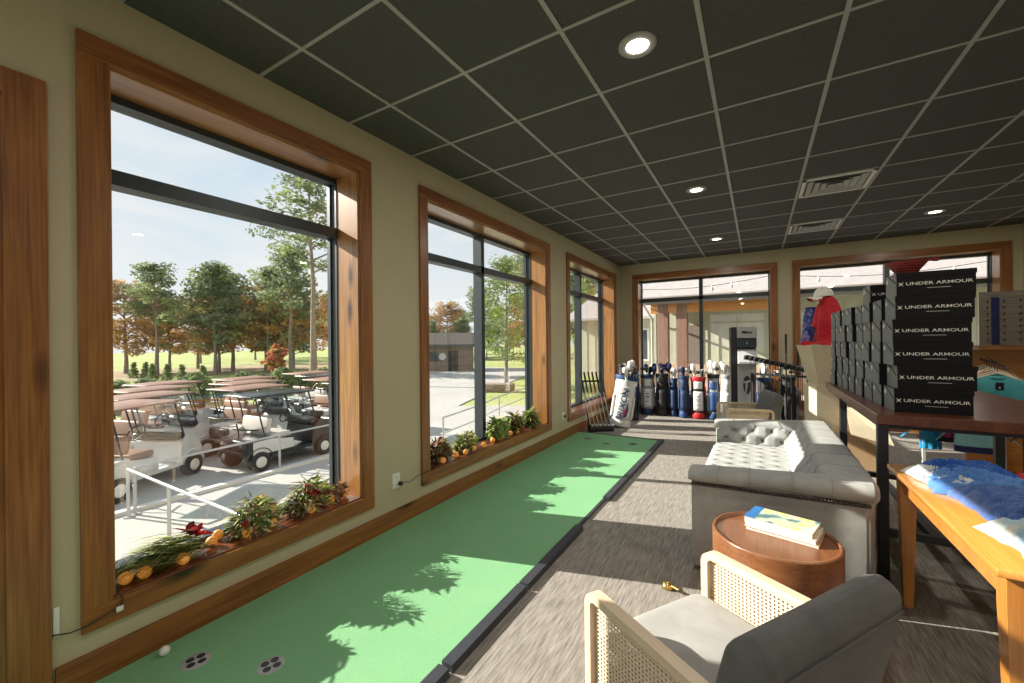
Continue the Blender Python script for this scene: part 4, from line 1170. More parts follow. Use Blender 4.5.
greenery('sprig_bunch', 'loose bunch of sprigs with red bloom at the right of the nearest sill', 1.64, .12, .18, .27, ['fern', 'burg', 'straw', 'lime', 'brownsprig'], 540, 3, .095, .017, None,
    [(-2.53, 1.60, .48, .055, 'redpetal', 'red_flower'), (-2.54, 1.66, .47, .05, 'burg', 'dark_red_flower')])
greenery('dried_sprigs', 'dried brown sprigs in the right corner of the nearest sill', 1.87, .07, .07, .15, ['brownsprig', 'brownsprig', 'orange'], 190, 4, .05, .016)
greenery('dark_foliage', 'dark burgundy foliage at the left end of the middle sill', 2.93, .11, .17, .27, ['burg', 'brownsprig', 'brownsprig', 'fern'], 440, 5, .08, .03)
greenery('sprig_bunch', 'bushy sprigs left of the mullion on the middle sill', 3.37, .12, .20, .23, ['fern', 'brownsprig', 'straw', 'lime'], 500, 6, .07, .026)
greenery('lime_foliage', 'lime green leafy bunch just right of the mullion on the middle sill', 3.97, .12, .17, .32, ['lime', 'fern', 'lime', 'straw'], 400, 7, .10, .045)
greenery('dark_foliage', 'brown and green foliage in the right half of the middle sill', 4.33, .12, .19, .31, ['brownsprig', 'fern', 'burg', 'lime'], 460, 8, .09, .036)
greenery('lime_foliage', 'green leafy bunch at the right end of the middle sill', 4.75, .12, .19, .28, ['fern', 'lime', 'brownsprig'], 440, 9, .09, .038)
def string_lights(name, label, pts, tail):
    t = thing(name, label, 'string lights', (pts[0][0], pts[0][1], SZ))
    T = Matrix.Translation((-pts[0][0], -pts[0][1], -SZ))
    path = []
    for i, p in enumerate(pts):
        path.append((p[0] - .035, p[1], SZ + .006))
        if i < len(pts) - 1: path.append(((p[0] + pts[i + 1][0]) / 2 - .05, (p[1] + pts[i + 1][1]) / 2, SZ + .012))
    build('wire', MB().tube(tail + path, .003, 6).xf(T), M['blackplastic'], t)
    for p in pts:
        b = build('amber_ball', MB().ball((p[0], p[1], SZ + .0285), .028, 14, 9).xf(T), M['wicker'], t)
    return t
B1 = [(-2.545, .70), (-2.53, .765), (-2.515, .914), (-2.60, 1.074), (-2.66, 1.13), (-2.541, 1.229), (-2.549, 1.375), (-2.533, 1.625), (-2.566, 1.785), (-2.57, 1.90)]
string_lights('string_lights', 'string of amber wicker balls along the nearest sill', B1, [(-2.490, .655, SZ + .02), (-2.50, .66, SZ + .012)])
B2 = [(-2.50, 2.90), (-2.519, 3.111), (-2.495, 3.233), (-2.512, 3.395), (-2.495, 3.546), (-2.53, 3.77), (-2.545, 3.983), (-2.54, 4.162), (-2.527, 4.322)]
string_lights('string_lights', 'string of amber wicker balls along the middle sill', B2, [(-2.49, 2.74, SZ + .014), (-2.50, 2.80, SZ + .008)])
pc = thing('power_cord', 'thin dark cord with a small white connector at the nearest window corner', 'cord', (-2.45, .55, .28))
T = Matrix.Translation((2.45, -.55, -.28))
build('cord', MB().tube([(-2.452, .655, .352), (-2.447, .665, .325), (-2.447, .655, .298), (-2.445, .60, .286), (-2.447, .54, .272), (-2.457, .50, .27), (-2.465, .452, .285)], .0028, 6).xf(T), M['blackplastic'], pc)
build('connector', MB().rbox((-2.444, .652, .290), (.014, .024, .022), .002, 1).xf(T), M['white'], pc)
tag(build('power_cord', MB().tube([(-2.44, 2.345, .345), (-2.44, 2.42, .325), (-2.455, 2.50, .34), (-2.448, 2.60, .35), (-2.448, 2.66, .352)], .0028, 6), M['blackplastic'], origin=True), 'thin dark cord running from the outlet to the middle window sill', 'cord')

# ------------------------------------------------------------------ outdoors
GZ = -1.5
t = NT('mown_grass'); v = t.coords((.05, .05, .05)); f = t.noise(v, 6, 4, .6); f2 = t.noise(t.coords((1, 1, 1)), 3, 3)
col = t.mix(.4, t.ramp(f, [(.35, (.30, .35, .12)), (.55, (.42, .44, .20)), (.72, (.48, .46, .27))]), t.ramp(f2, [(.3, (.22, .28, .09)), (.7, (.40, .42, .17))]))
t.bsdf(col, .95, 0, .05, bump=f2, bstr=.3); M['lawn'] = t.mat
t = NT('pine_straw_ground'); v = t.coords((1, 1, 1)); f = t.noise(v, .8, 5, .7)
t.bsdf(t.ramp(f, [(.3, (.26, .21, .13)), (.55, (.38, .31, .20)), (.75, (.40, .40, .20))]), .95, 0, .05); M['straw_ground'] = t.mat
t = NT('pale_concrete'); v = t.coords((1, 1, 1)); f = t.noise(v, .5, 5, .6); g = t.noise(v, 30, 3)
t.bsdf(t.mix(.5, t.ramp(f, [(.3, (.36, .345, .32)), (.7, (.46, .445, .415))]), t.ramp(g, [(.3, (.36, .345, .32)), (.7, (.47, .45, .42))])), .9, 0, .2); M['concrete'] = t.mat
M['curb'] = plain('white_curb_concrete', (.62, .60, .56), .85, 0, .06, 5)
M['galv'] = plain('galvanised_rail', (.46, .47, .47), .4, .6, .08)
M['stone'] = plain('stacked_stone', (.26, .19, .14), .9, 0, .4, 9, bump=.4)
t = NT('dark_roof_shingles'); v = t.coords((4, 4, 9)); f = t.noise(v, 3, 3, .7); t.bsdf(t.ramp(f, [(.3, (.06, .05, .043)), (.7, (.12, .10, .088))]), .9); M['shingle'] = t.mat
t = NT('pinkish_grey_shingles'); v = t.coords((5, 5, 16)); br = t.n('ShaderNodeTexBrick'); t.l(t.coords((1.4, 1.4, 1.4), (0, 0, 0)), br.inputs['Vector']); br.inputs['Scale'].default_value = 3.0
br.inputs['Color1'].default_value = (.34, .30, .29, 1); br.inputs['Color2'].default_value = (.45, .40, .385, 1); br.inputs['Mortar'].default_value = (.28, .25, .24, 1); br.inputs['Mortar Size'].default_value = .02
f = t.noise(v, 3, 3, .7)
t.bsdf(t.mix(.5, br.outputs['Color'], t.ramp(f, [(.3, (.30, .27, .26)), (.7, (.50, .46, .44))])), .9, 0, .1); M['shingle2'] = t.mat
M['siding'] = plain('sage_cream_siding', (.46, .455, .35), .7, 0, .05, 3)
M['fascia'] = plain('taupe_gutter', (.21, .165, .145), .6, 0, .06)
M['postbrown'] = wood('brown_post_grain', 'z', (.15, .075, .05), (.24, .125, .085), (.31, .17, .12), .7, knots=False)
M['darkglass'] = plain('dark_window_glass', (.05, .06, .07), .08, 0, .2, 2)

struct(build('lawn', MB().grid(lambda u, v: (-220 + 420 * u, -160 + 400 * v, GZ - .04), 3, 3), M['lawn']))
gm = MB()
gm.grid(lambda u, v: (-70 + 46 * u - 6 * sin(v * 9), 2 + 60 * v + 8 * sin(u * 7), GZ - .022), 24, 24)
struct(build('tree_floor', MB().grid(lambda u, v: ((-62 + 20 * u) - 4 * sin(v * 7), 6 + 62 * v, GZ - .02), 16, 24), M['straw_ground']))
struct(build('parking_pavement', MB().add([(XW - TH, -25, GZ), (-17.5, -25, GZ), (-17.5, 9, GZ), (-21, 18, GZ), (-30, 30, GZ), (-33, 40, GZ), (-20, 40, GZ), (-14.5, 22, GZ), (-12, 15, GZ), (-3.3, 20, GZ), (-3.3, 9, GZ), (XW - TH, 9, GZ)], [tuple(range(12))]), M['concrete']))
struct(build('walkway_slab', MB().box(-9.2, XW - TH, -8, 8, GZ, GZ + .10).box(-9.35, -9.2, -8, 8, GZ, GZ + .16, 1), [M['concrete'], M['curb']]))
struct(build('planting_bed', MB().box(-27, -23.6, 3, 19, GZ - .03, GZ + .05), M['straw_ground']))

# metal handrails
def rail(label, pts, h=.80, post_r=.026, low=False, base=GZ + .1):
    t = thing('handrail', label, 'handrail', (pts[0][0], pts[0][1], base), group='metal handrails outside the windows')
    T = Matrix.Translation((-pts[0][0], -pts[0][1], -base))
    build('top_rail', MB().tube([(p[0], p[1], base + h) for p in pts], .024, 8).xf(T), M['galv'], t)
    if low: build('lower_rail', MB().tube([(p[0], p[1], base + h * .52) for p in pts], .018, 8).xf(T), M['galv'], t)
    for i, (a, b) in enumerate(zip(pts, pts[1:])):
        n = max(1, round(hypot(b[0] - a[0], b[1] - a[1]) / 2.6))
        for k in range(n + (1 if i == len(pts) - 2 else 0)):
            f = k / n; q = (a[0] + (b[0] - a[0]) * f, a[1] + (b[1] - a[1]) * f)
            build('post', MB().cyl((q[0], q[1], base), (q[0], q[1], base + h), post_r, n=8).cyl((q[0], q[1], base), (q[0], q[1], base + .02), .07, n=10).xf(T), M['galv'], t)
rail('grey metal handrail along the kerb in front of the golf carts', [(-9.05, 2.62), (-9.3, 5.2), (-9.35, 8.0)])
rail('bright metal handrail running towards the building below the nearest window', [(-9.0, 2.52), (-7.4, 2.52), (-4.7, 2.52)])
rail('grey metal handrail with lower bar outside the middle window', [(-7.4, 8.6), (-7.75, 10.7), (-8.35, 12.9), (-8.9, 16.0)], .9, low=True, base=GZ)

# ------------------------------------------------------------------ golf carts
M['cartblack'] = plain('black_cart_body', (.02, .021, .024), .25, 0, .1)
M['cartwhite'] = plain('white_cart_body', (.62, .62, .60), .3, 0, .04)
M['cartreflect'] = plain('reflection_brown_vinyl', (.26, .14, .095), .5, 0, .1)  # brown of the window reflection put into seat and roof colour
M['cartseat'] = plain('light_vinyl_seat', (.55, .52, .46), .5, 0, .06)
M['tyre'] = plain('tyre_rubber', (.03, .03, .03), .8, 0, .2)
t = NT('clear_windscreen'); tr = t.n('ShaderNodeBsdfTransparent'); tr.inputs[0].default_value = (.80, .88, .92, 1); gl = t.n('ShaderNodeBsdfGlossy'); gl.inputs['Roughness'].default_value = .02
mx_ = t.n('ShaderNodeMixShader'); mx_.inputs[0].default_value = .14; t.l(tr.outputs[0], mx_.inputs[1]); t.l(gl.outputs[0], mx_.inputs[2]); t.l(mx_.outputs[0], t.out.inputs['Surface']); M['screen'] = t.mat
def make_cart(label, body, panel, seat, roof):
    t = thing('golf_cart', label, 'golf cart', group='golf carts parked outside')
    hw = .56
    # tub: profile in y,z (front at +y)
    prof = [(-1.12, .42), (-1.10, .74), (-.62, .78), (-.55, .66), (-.05, .66), (.02, .36), (.52, .36), (.60, .80), (.72, .93), (1.02, .80), (1.14, .58), (1.12, .34), (.98, .28), (-1.0, .30)]
    build('body', MB().prism(prof, 'x', -hw, hw), body, t)
    for s in (-1, 1):
        build('side_panel', MB().prism([(-1.0, .40), (-1.0, .70), (-.58, .72), (-.02, .63), (.0, .40)], 'x', s * (hw + .004), s * (hw + .02)), panel, t)
        for y in (-.84, .86):
            build('fender', MB().tube([(s * (hw - .02), y + .31 * cos(a), .24 + .31 * sin(a)) for a in [R(10 + 20 * k) for k in range(9)]], .045, 8), body, t)
            wl_ = build('wheel', MB().cyl((s * (hw - .10), y, .23), (s * (hw + .06), y, .23), .23, n=24).tube([(s * (hw + .055), y + .185 * cos(a), .23 + .185 * sin(a)) for a in [2 * pi * k / 20 for k in range(20)]], .03, 6, closed=True), M['tyre'], t)
            build('hub', MB().cyl((s * (hw + .058), y, .23), (s * (hw + .075), y, .23), .13, .11, n=16).cyl((s * (hw + .07), y, .23), (s * (hw + .09), y, .23), .04, n=10), M['white'], wl_)
    build('seat', MB().rbox((0, -.28, .74), (1.04, .52, .14), .05, 3), seat, t)
    build('seat_back', MB().rbox((0, -.58, 1.02), (1.04, .11, .36), .045, 3, Matrix.Rotation(R(-10), 3, 'X')), seat, t)
    build('dashboard', MB().rbox((0, .60, .93), (1.06, .22, .16), .04, 2), M['cartblack'], t)
    build('steering_wheel', MB().tube([(-.26 + .18 * cos(a), .34 + .10 * sin(a), 1.06 + .15 * sin(a)) for a in [2 * pi * k / 20 for k in range(20)]], .016, 6, closed=True).tube([(-.26, .34, 1.06), (-.26, .58, .86)], .02, 6), M['blackplastic'], t)
    build('windscreen', MB().add([(-.52, .66, .98), (.52, .66, .98), (.50, .42, 1.72), (-.50, .42, 1.72)], [(0, 1, 2, 3)]), M['screen'], t)
    rf = MB().grid(lambda u, v: ((u - .5) * 1.16, -1.02 + 1.60 * v, 1.74 + .055 * (1 - (2 * u - 1) ** 4) * (1 - (2 * v - 1) ** 6)), 16, 16)
    rf.rbox((0, -.22, 1.735), (1.18, 1.64, .045), .02, 2)
    build('roof', rf, roof, t)
    for s in (-1, 1):
        build('strut', MB().tube([(s * .53, .68, .92), (s * .52, .44, 1.73)], .018, 6), M['black'], t)
        build('strut', MB().tube([(s * .53, -.70, .76), (s * .52, -.92, 1.73)], .018, 6), M['black'], t)
    bw_ = build('bag_well', MB().rbox((0, -.98, .60), (1.0, .36, .30), .05, 2), M['cartblack'], t)
    build('bag_rail', MB().tube([(-.46, -.80, .95), (-.46, -1.12, 1.0), (.46, -1.12, 1.0), (.46, -.80, .95)], .016, 6), M['black'], bw_)
    build('bumper', MB().rbox((0, 1.13, .42), (1.0, .07, .12), .03, 2), M['blackplastic'], t)
    return t
ca = make_cart('black golf cart with pale side panel beyond the handrail, nearest at right', M['cartblack'], M['cartwhite'], M['cartseat'], M['cartblack'])
ca.location = (-10.55, 5.90, GZ); ca.rotation_euler = (0, 0, R(4))
cb = make_cart('white golf cart with a reflection tinted roof at the left of the nearest window', M['cartwhite'], M['cartwhite'], M['cartblack'] if False else M['cartreflect'], M['cartreflect'])
cb.location = (-11.25, 3.22, GZ); cb.rotation_euler = (0, 0, R(28))
for i, (x, y, rz, src, lab) in enumerate([(-12.5, 6.35, 8, cb, 'white golf cart with reflection tinted seats directly behind the black cart'), (-14.2, 7.1, 8, cb, 'white golf cart third back in the middle column'),
        (-12.9, 4.1, 14, cb, 'white golf cart behind the leftmost cart'), (-14.7, 4.8, 12, cb, 'white golf cart third back on the left'), (-16.4, 5.7, 10, cb, 'white golf cart at the back left'),
        (-15.9, 7.9, 8, cb, 'white golf cart at the back of the middle column'), (-11.0, 8.8, 4, ca, 'black golf cart ahead of the nearest black cart'), (-12.8, 9.3, 6, cb, 'white golf cart beside the forward black cart'),
        (-14.6, 10.1, 6, ca, 'black golf cart at the back right'), (-16.3, 10.6, 6, cb, 'white golf cart farthest back at the right')]):
    dup(src, (x, y, GZ), R(rz), lab, 'golf carts parked outside')

# ------------------------------------------------------------------ trees
def leaf_quads(mb, c, rad, n, size, rg, flat=.6, mi=0, drop=0):
    for _ in range(n):
        while True:
            p = Vector((rg.uniform(-1, 1), rg.uniform(-1, 1), rg.uniform(-1, 1)))
            if p.length <= 1: break
        q = Vector(c) + Vector((p.x * rad, p.y * rad, p.z * rad * flat - drop))
        a = Vector((rg.uniform(-1, 1), rg.uniform(-1, 1), rg.uniform(-.6, .6))).normalized(); b = a.orthogonal().normalized()
        b = (Matrix.Rotation(rg.uniform(0, 6.28), 3, a) @ b)
        s_ = size * rg.uniform(.6, 1.25)
        mb.add([q - a * s_, q + b * s_ * .45, q + a * s_, q - b * s_ * .45], [(0, 1, 2, 3)], mi)
def make_tree(name, label, kind, H, seed, mats, group):
    """kinds: pine (bare stem, clumped crown), bushy, round"""
    rg = random.Random(seed); t = thing(name, label, 'tree', group=group)
    tr_ = MB(); fo = MB()
    bend = [Vector((rg.uniform(-.12, .12) * k * .35, rg.uniform(-.12, .12) * k * .35, 0)) for k in range(7)]
    P = [Vector((0, 0, H * k / 6 * .97)) + bend[k] for k in range(7)]
    r0 = H * (.017 if kind != 'round' else .02)
    tr_.tube(P, [r0 * (1.25 if k == 0 else 1) * (1 - .14 * k) for k in range(7)], 8)
    def at(f):
        k = min(5, int(f * 6)); g = f * 6 - k
        return P[k].lerp(P[k + 1], g)
    nb, lo = dict(pine=(26, .50), bushy=(34, .30), round=(34, .24), open=(22, .56), airy=(30, .20))[kind]
    for i in range(nb):
        f = lo + (1 - lo) * (i / (nb - 1)); a = i * 2.4 + rg.uniform(-.4, .4)
        g = (f - lo) / (1 - lo)
        if kind in ('round', 'airy'): L_ = H * (.30 if kind == 'round' else .22) * sqrt(max(.05, 1 - (1.6 * (g - .42)) ** 2)) * rg.uniform(.75, 1.1)
        elif kind == 'bushy': L_ = H * (.24 * (1 - g) ** .7 + .05) * rg.uniform(.7, 1.15)
        elif kind == 'open': L_ = H * (.15 * (1 - g) ** .4 + .04) * rg.uniform(.6, 1.3)
        else: L_ = H * (.19 * (1 - g) ** .5 + .05) * rg.uniform(.6, 1.2)
        b = at(f); d = Vector((cos(a), sin(a), rg.uniform(.05, .55)))
        e = b + d * L_; mid = b.lerp(e, .5) + Vector((0, 0, L_ * .07))
        tr_.tube([b, mid, e], [r0 * .30, r0 * .2, r0 * .08], 5)
        nl, sz, cr = dict(pine=(46, .21, .085), bushy=(60, .24, .10), round=(58, .22, .12), open=(46, .20, .068), airy=(40, .15, .10))[kind]
        for q, w_ in ((1.0, 1.0), (.72, .8), (.45, .5 if kind in ('pine', 'open') else .8)):
            c = b.lerp(e, q) + Vector((rg.uniform(-.3, .3), rg.uniform(-.3, .3), rg.uniform(-.1, .3)))
            leaf_quads(fo, c, H * cr * w_, int(nl * w_), sz, rg, .55, rg.randrange(len(mats)))
    if kind != 'round': leaf_quads(fo, P[6], H * .06, 60, .25, rg, .9, 0)
    build('trunk', tr_, M['bark'], t); build('crown', fo, [M[k] for k in mats], t, fix=False)
    t['h'] = H; del t['h']
    return t
GT = 'trees beyond the golf course lawn'
tall = make_tree('pine_tree', 'tall slender pine rising highest at the right of the nearest window', 'open', 14.9, 21, ['pine', 'pine', 'oak'], GT)
pine = make_tree('pine_tree', 'full green pine with bare lower trunk left of centre in the nearest window', 'pine', 11.0, 5, ['pine', 'pine', 'oak'], GT)
bush = make_tree('pine_tree', 'bushy green pine beyond the lawn', 'bushy', 11.0, 9, ['pine', 'pine', 'oak'], GT)
aut = make_tree('autumn_tree', 'rusty brown autumn tree at the left edge of the nearest window', 'round', 9.6, 13, ['rust', 'rust', 'orange'], GT)
ora = make_tree('autumn_tree', 'bright orange autumn tree between the pines', 'round', 8.0, 17, ['orange', 'orange', 'rust', 'oak'], GT)
grn = make_tree('leafy_tree', 'pale green leafy tree seen through the middle window', 'airy', 8.4, 33, ['oak', 'oak', 'lime'], GT)
tall.location = (-27.7, 18.0, GZ); pine.location = (-52.3, 16.9, GZ); bush.location = (-47.9, 20.3, GZ); aut.location = (-57.8, 16.1, GZ); ora.location = (-57, 19.6, GZ); grn.location = (-14.8, 23.8, GZ)
bush['label'] = 'bushy green pine at the middle of the nearest window'
for (src, x, y, sc1, rz, lab) in [
    (pine, -50.9, 23.3, .98, 1.1, 'green pine just right of the bushy middle pine'), (pine, -44.1, 23.6, .98, 2.0, 'green pine between the orange trees at the right'),
    (pine, -38.8, 22.9, 1.10, 3.1, 'green pine nearest the tall slender pine'), (bush, -50.5, 30.0, .95, .4, 'bushy pine behind the tall slender pine'),
    (ora, -50.2, 21.6, 1.0, 1.9, 'orange tree in front of the bushy middle pine'), (ora, -46.5, 24.6, 1.1, 2.6, 'orange tree right of the middle pines'), (ora, -42.0, 25.0, 1.0, .8, 'orange tree left of the tall slender pine'),
    (aut, -48.9, 34.7, .95, 1.2, 'rusty tree right of the tall slender pine'), (aut, -60, 23.5, .85, 2.2, 'rusty tree behind the leftmost pines'),
    (pine, -26.6, 50.0, 1.35, 1.7, 'tall pine at the right of the middle window'), (tall, -22.0, 41.0, .98, 2.3, 'slender pine at the right edge of the middle window'), (bush, -18.9, 46.3, 1.0, .9, 'bushy green tree at the left of the far window'),
    (grn, -13.8, 37.6, 1.1, 1.4, 'leafy green tree in the far window'), (ora, -13.0, 42.8, 1.1, 2.8, 'orange tree at the right of the far window')]:
    dup(src, (x, y, GZ), rz, lab, GT, sc1)
for (x, y, sc1, rz) in ((-47, 52, .58, .3), (-43.5, 55.5, .62, 1.9), (-51, 49.5, .6, 2.9), (-40, 58, .55, 4.0)): dup(bush, (x, y, GZ), rz, 'dark green pine behind the stone hut', 'green pines behind the stone hut', sc1)
rt = random.Random(77)
for i in range(34):   # the far tree line
    dx, dy = -.92 + .0 * i, 0
    a = R(158 - i * 2.15 + rt.uniform(-.7, .7)); d = rt.uniform(72, 105)
    src = (pine, bush, ora, aut, bush)[i % 5]
    kind = {pine: 'green pine', bush: 'bushy green pine', ora: 'orange autumn tree', aut: 'rusty autumn tree'}[src]
    dup(src, (d * cos(a), d * sin(a), GZ), rt.uniform(0, 6), '%s in the distant tree line' % kind, 'distant %ss' % kind, rt.uniform(.85, 1.15))
# small red and rusty saplings, young conifers and clipped shrubs on the lawn
sap = make_tree('sapling', 'small red autumn sapling on the lawn left of the tall pine', 'airy', 2.6, 41, ['redleaf', 'orange'], 'young trees on the lawn'); sap.location = (-34.5, 19.0, GZ); 
dup(sap, (-30.2, 22.6, GZ), 1.2, 'small red sapling at the right edge of the nearest window', 'young trees on the lawn', .9)
def bushy(name, label, r, h, n, seed, mats, group, cone=False):
    rg = random.Random(seed); t = thing(name, label, 'shrub', group=group); fo = MB()
    for _ in range(n):
        f = rg.random(); rr = r * ((1 - f) ** .8 if cone else sqrt(max(0, 1 - (2 * f - .85) ** 2 / 1.4))) * sqrt(rg.random()); a = rg.uniform(0, 6.28)
        leaf_quads(fo, (rr * cos(a), rr * sin(a), .05 + h * f), .12, 2, .13, rg, 1, rg.randrange(len(mats)))
    build('foliage', fo, [M[k] for k in mats], t, fix=False)
    build('stem', MB().cyl((0, 0, 0), (0, 0, h * .6), .04, .02, 6), M['bark'], t)
    return t
sh = bushy('shrub', 'rounded evergreen shrub in the bed behind the carts', .78, 1.25, 520, 3, ['pine', 'fern', 'oak'], 'evergreen shrubs in the bed')
for i, (x, y) in enumerate([(-24.6, 6.5), (-24.9, 7.6), (-24.8, 8.7), (-25.1, 9.7), (-25.45, 11.2), (-25.4, 12.1), (-25.35, 13.2), (-25.1, 14.4), (-24.95, 15.6), (-24.45, 16.5)]):
    if i == 0: sh.location = (x, y, GZ)
    else: dup(sh, (x, y, GZ), i * 1.3, None, None, (.8, 1.0, .9, 1.1)[i % 4])
sc_ = bushy('young_conifer', 'tiny young conifer on the open lawn', .45, 1.3, 200, 4, ['fern', 'pine'], 'young conifers on the lawn', True)
for i, (x, y) in enumerate([(-49.1, 14.2), (-48.3, 14.8), (-43.3, 13.7), (-40.9, 13.9), (-38.7, 14.1), (-35.4, 14.2)]):
    if i == 0: sc_.location = (x, y, GZ)
    else: dup(sc_, (x, y, GZ), i * .7)
tag(build('stone_block', MB().rbox((-13.4, 20.6, GZ + .22), (1.9, .9, .5), .06, 2, Matrix.Rotation(R(20), 3, 'Z')), M['stone'], origin=True), 'low stone block below the pale green leafy tree', 'stone block')

# stone hut with dark roof far beyond the middle window
hu = thing('stone_hut', 'stone hut with a dark shingle roof far across the pavement', 'hut', (-29.0, 34.2, GZ), R(40))
build('wall', MB().box(-2.9, 2.9, -2, 2, 0, 2.6), M['stone'], hu)
build('roof', MB().prism([(-2.7, 2.5), (2.7, 2.5), (2.5, 2.75), (0, 4.0), (-2.5, 2.75)], 'x', -3.5, 3.5), M['shingle'], hu)
build('door', MB().box(.3, 1.3, -2.03, -2.0, 0, 2.1), M['cartblack'], hu)
build('window', MB().box(-1.9, -.7, -2.03, -2.0, 1.0, 2.0), M['darkglass'], hu)
build('oval_sign', MB().cyl((-.3, -2.05, 1.5), (-.3, -2.02, 1.5), .36, n=20), M['cartwhite'], hu)

# ------------------------------------------------------------------ neighbouring clubhouse wing behind the back windows
CZ = -.15
struct(build('courtyard', MB().box(-3.3, 12, YB + TH, 30, -1.6, CZ), M['concrete']))
wg = thing('clubhouse_wing', 'clubhouse wing with pale board and batten siding behind the back windows', 'building', (1, 14.6, CZ))
WO = Matrix.Translation((-1, -14.6, -CZ))
def WB(n_, mb, mat): return build(n_, mb.xf(WO), mat, wg)
m = MB().box(-3.05, 9, 14.6, 20, CZ, 3.0)
x = -3.0
while x < 9: m.box(x - .022, x + .022, 14.575, 14.6, CZ, 3.0); x += .32
WB('siding_wall', m, M['siding'])
m = MB().add([(-3.18, 13.15, 2.80), (9.5, 13.15, 2.80), (9.5, 21, 6.3), (-3.18, 21, 6.3), (-3.18, 13.15, 2.74), (9.5, 13.15, 2.74), (9.5, 21, 2.8), (-3.18, 21, 2.8)], [(0, 1, 2, 3), (4, 7, 6, 5), (0, 4, 5, 1), (1, 5, 6, 2), (3, 2, 6, 7), (0, 3, 7, 4)])
WB('roof', m, M['shingle2'])
WB('fascia', MB().box(-3.18, 9.5, 13.10, 13.15, 2.56, 2.80), M['fascia'])
WB('gutter', MB().tube([(-3.18, 13.06, 2.74), (9.5, 13.06, 2.74)], .055, 8), M['fascia'])
for xx, nm in ((-2.53, 'left'), (-1.98, 'right')):
    WB('post', MB().rbox((xx, 13.5, (2.6 + CZ) / 2), (.30, .30, 2.6 - CZ), .01, 1, smooth=False), M['postbrown'])
WB('eave_beam', MB().box(-2.9, .25, 13.38, 13.58, 2.30, 2.58), M['honeyx'])
WB('soffit', MB().box(-3.18, 9.5, 13.15, 14.6, 2.70, 2.74), M['siding'])
WB('door', MB().box(-2.02, -1.62, 14.55, 14.6, CZ, 1.95), M['fascia'])
WB('wainscot', MB().box(-3.05, 9, 14.50, 14.60, CZ, .66), plain('tan_stone_wainscot', (.56, .40, .29), .85, 0, .12, 7))
wn = WB('window', MB().box(2.0, 3.4, 14.55, 14.6, .8, 2.1), M['cartwhite']); WB('pane', MB().box(2.08, 3.32, 14.54, 14.552, .88, 2.02), M['darkglass'])
WB('downpipe', MB().tube([(-3.1, 13.1, 2.65), (-3.1, 14.3, 2.25), (-3.1, 14.5, 2.1), (-3.1, 14.5, CZ)], .04, 8), M['cartwhite'])
w2 = thing('clubhouse_annex', 'farther clubhouse annex with a white window at the left of the corner window', 'building', (-5.2, 19, CZ))
T = Matrix.Translation((5.2, -19, -CZ))
m = MB().box(-7.5, -3.4, 18.6, 24, CZ, 2.45)
x = -7.4
while x < -3.4: m.box(x - .02, x + .02, 18.575, 18.6, CZ, 2.45); x += .4
build('siding_wall', m.xf(T), M['siding'], w2)
build('roof', MB().add([(-8, 18.0, 2.5), (-3.26, 18.0, 2.5), (-3.26, 24, 4.6), (-8, 24, 4.6), (-8, 18.0, 2.4), (-3.26, 18.0, 2.4), (-3.26, 24, 2.4), (-8, 24, 2.4)], [(0, 1, 2, 3), (4, 7, 6, 5), (0, 4, 5, 1), (1, 5, 6, 2), (3, 2, 6, 7), (0, 3, 7, 4)]).xf(T), M['shingle2'], w2)
wf = build('window', MB().box(-5.1, -4.1, 18.53, 18.6, .55, 2.0).xf(T), M['cartwhite'], w2)
q = build('pane', MB().box(-5.02, -4.18, 18.52, 18.535, .63, 1.92).xf(T), M['darkglass'], wf)
# festoon lights strung between the buildings
fs_ = thing('festoon_lights', 'string of small bulbs hung outside the back windows', 'string lights', (0, 10.6, 2.6))
T = Matrix.Translation((0, -10.6, -2.6))
build('cable', MB().tube([(-3.3 + .4 * i, 10.6, 2.86 - .16 * sin(pi * ((i % 9) / 9))) for i in range(19)], .006, 5).xf(T), M['blackplastic'], fs_)
for i in (2, 6, 7, 11, 14, 16):
    b = build('bulb', MB().lathe([(0, -.12), (.03, -.10), (.035, -.07), (.018, -.03), (.018, 0)], (-3.3 + .4 * i, 10.6, 2.86 - .16 * sin(pi * ((i % 9) / 9))), 12).xf(T), M['white'], fs_)
build('hanger_post', MB().cyl((-3.25, 10.6, CZ), (-3.25, 10.6, 2.88), .03, n=8).xf(T), M['black'], fs_)
build('hanger_post', MB().cyl((3.9, 10.6, CZ), (3.9, 10.6, 2.88), .03, n=8).xf(T), M['black'], fs_)
SKY=1.15; SUN=13.0

# ------------------------------------------------------------------ sky, sun, camera
wd = bpy.data.worlds.new('sky'); sc.world = wd; wd.use_nodes = True
nt = wd.node_tree; nt.nodes.clear()
out = nt.nodes.new('ShaderNodeOutputWorld'); bg = nt.nodes.new('ShaderNodeBackground')
tc = nt.nodes.new('ShaderNodeTexCoord'); sp = nt.nodes.new('ShaderNodeSeparateXYZ'); nt.links.new(tc.outputs['Generated'], sp.inputs[0])
rp = nt.nodes.new('ShaderNodeValToRGB'); nt.links.new(sp.outputs['Z'], rp.inputs[0])
e = rp.color_ramp.elements; e[0].position = 0; e[0].color = (.86, .90, .90, 1); e[1].position = .75; e[1].color = (.36, .56, .80, 1)
mp = nt.nodes.new('ShaderNodeMapping'); mp.inputs['Scale'].default_value = (1.2, 2.2, 6); mp.inputs['Rotation'].default_value = (0, 0, .5); nt.links.new(tc.outputs['Generated'], mp.inputs[0])
nz = nt.nodes.new('ShaderNodeTexNoise'); nz.inputs['Scale'].default_value = 1.6; nz.inputs['Detail'].default_value = 6; nz.inputs['Distortion'].default_value = .7; nt.links.new(mp.outputs[0], nz.inputs[0])
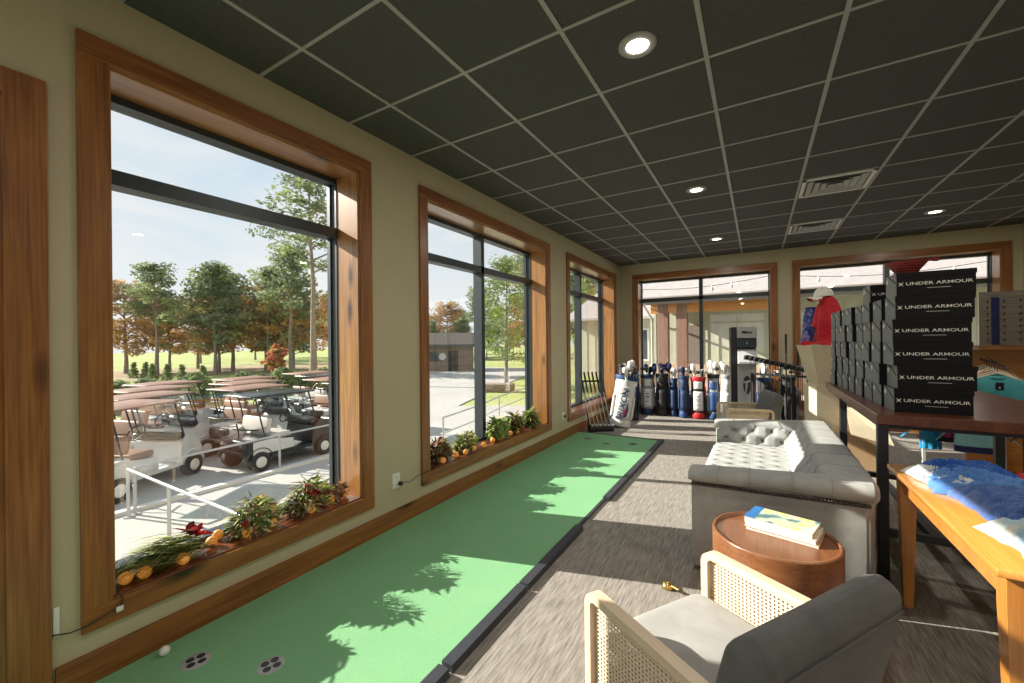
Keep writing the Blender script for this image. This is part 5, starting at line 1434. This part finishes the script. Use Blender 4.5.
cr = nt.nodes.new('ShaderNodeValToRGB'); nt.links.new(nz.outputs['Fac'], cr.inputs[0]); cr.color_ramp.elements[0].position = .36; cr.color_ramp.elements[1].position = .66
mx = nt.nodes.new('ShaderNodeMix'); mx.data_type = 'RGBA'; nt.links.new(cr.outputs[0], mx.inputs[0]); nt.links.new(rp.outputs[0], mx.inputs[6]); mx.inputs[7].default_value = (.86, .88, .88, 1)
nt.links.new(mx.outputs[2], bg.inputs[0]); bg.inputs[1].default_value = SKY
nt.links.new(bg.outputs[0], out.inputs[0])

su = bpy.data.lights.new('sun', 'SUN'); su.energy = SUN; su.angle = R(.5); su.color = (1, .945, .84)
so = bpy.data.objects.new('sun', su); COL.objects.link(so)
el, az = R(27.0), R(16.3)
dirv = Vector((cos(el) * cos(az), cos(el) * sin(az), -sin(el)))
so.rotation_euler = dirv.to_track_quat('-Z', 'Y').to_euler()
so.location = (-30, -12, 20)

cam = bpy.data.cameras.new('camera'); co = bpy.data.objects.new('camera', cam); COL.objects.link(co)
cam.sensor_fit = 'HORIZONTAL'; cam.sensor_width = 36; cam.lens = 408.2562 / 1024 * 36; cam.clip_start = .02; cam.clip_end = 1500
yaw, pitch, roll = .5415, .0007, -.0104
Fv = Vector((-sin(yaw) * cos(pitch), cos(yaw) * cos(pitch), sin(pitch))); rv = Vector((cos(yaw), sin(yaw), 0)); uv = rv.cross(Fv)
r2 = cos(roll) * rv + sin(roll) * uv; u2 = -sin(roll) * rv + cos(roll) * uv
mw = Matrix.Identity(4)
for i in range(3): mw[i][0] = r2[i]; mw[i][1] = u2[i]; mw[i][2] = -Fv[i]; mw[i][3] = (0, 0, 1.4595)[i]
co.matrix_world = mw
sc.camera = co

sc.view_settings.view_transform = 'Standard'; sc.view_settings.look = 'None'
sc.view_settings.exposure = 0; sc.view_settings.gamma = 1; sc.view_settings.use_curve_mapping = False
sc.cycles.max_bounces = 10; sc.cycles.diffuse_bounces = 5; sc.cycles.glossy_bounces = 4; sc.cycles.transparent_max_bounces = 24
sc.cycles.sample_clamp_indirect = 6; sc.cycles.caustics_reflective = False; sc.cycles.caustics_refractive = False
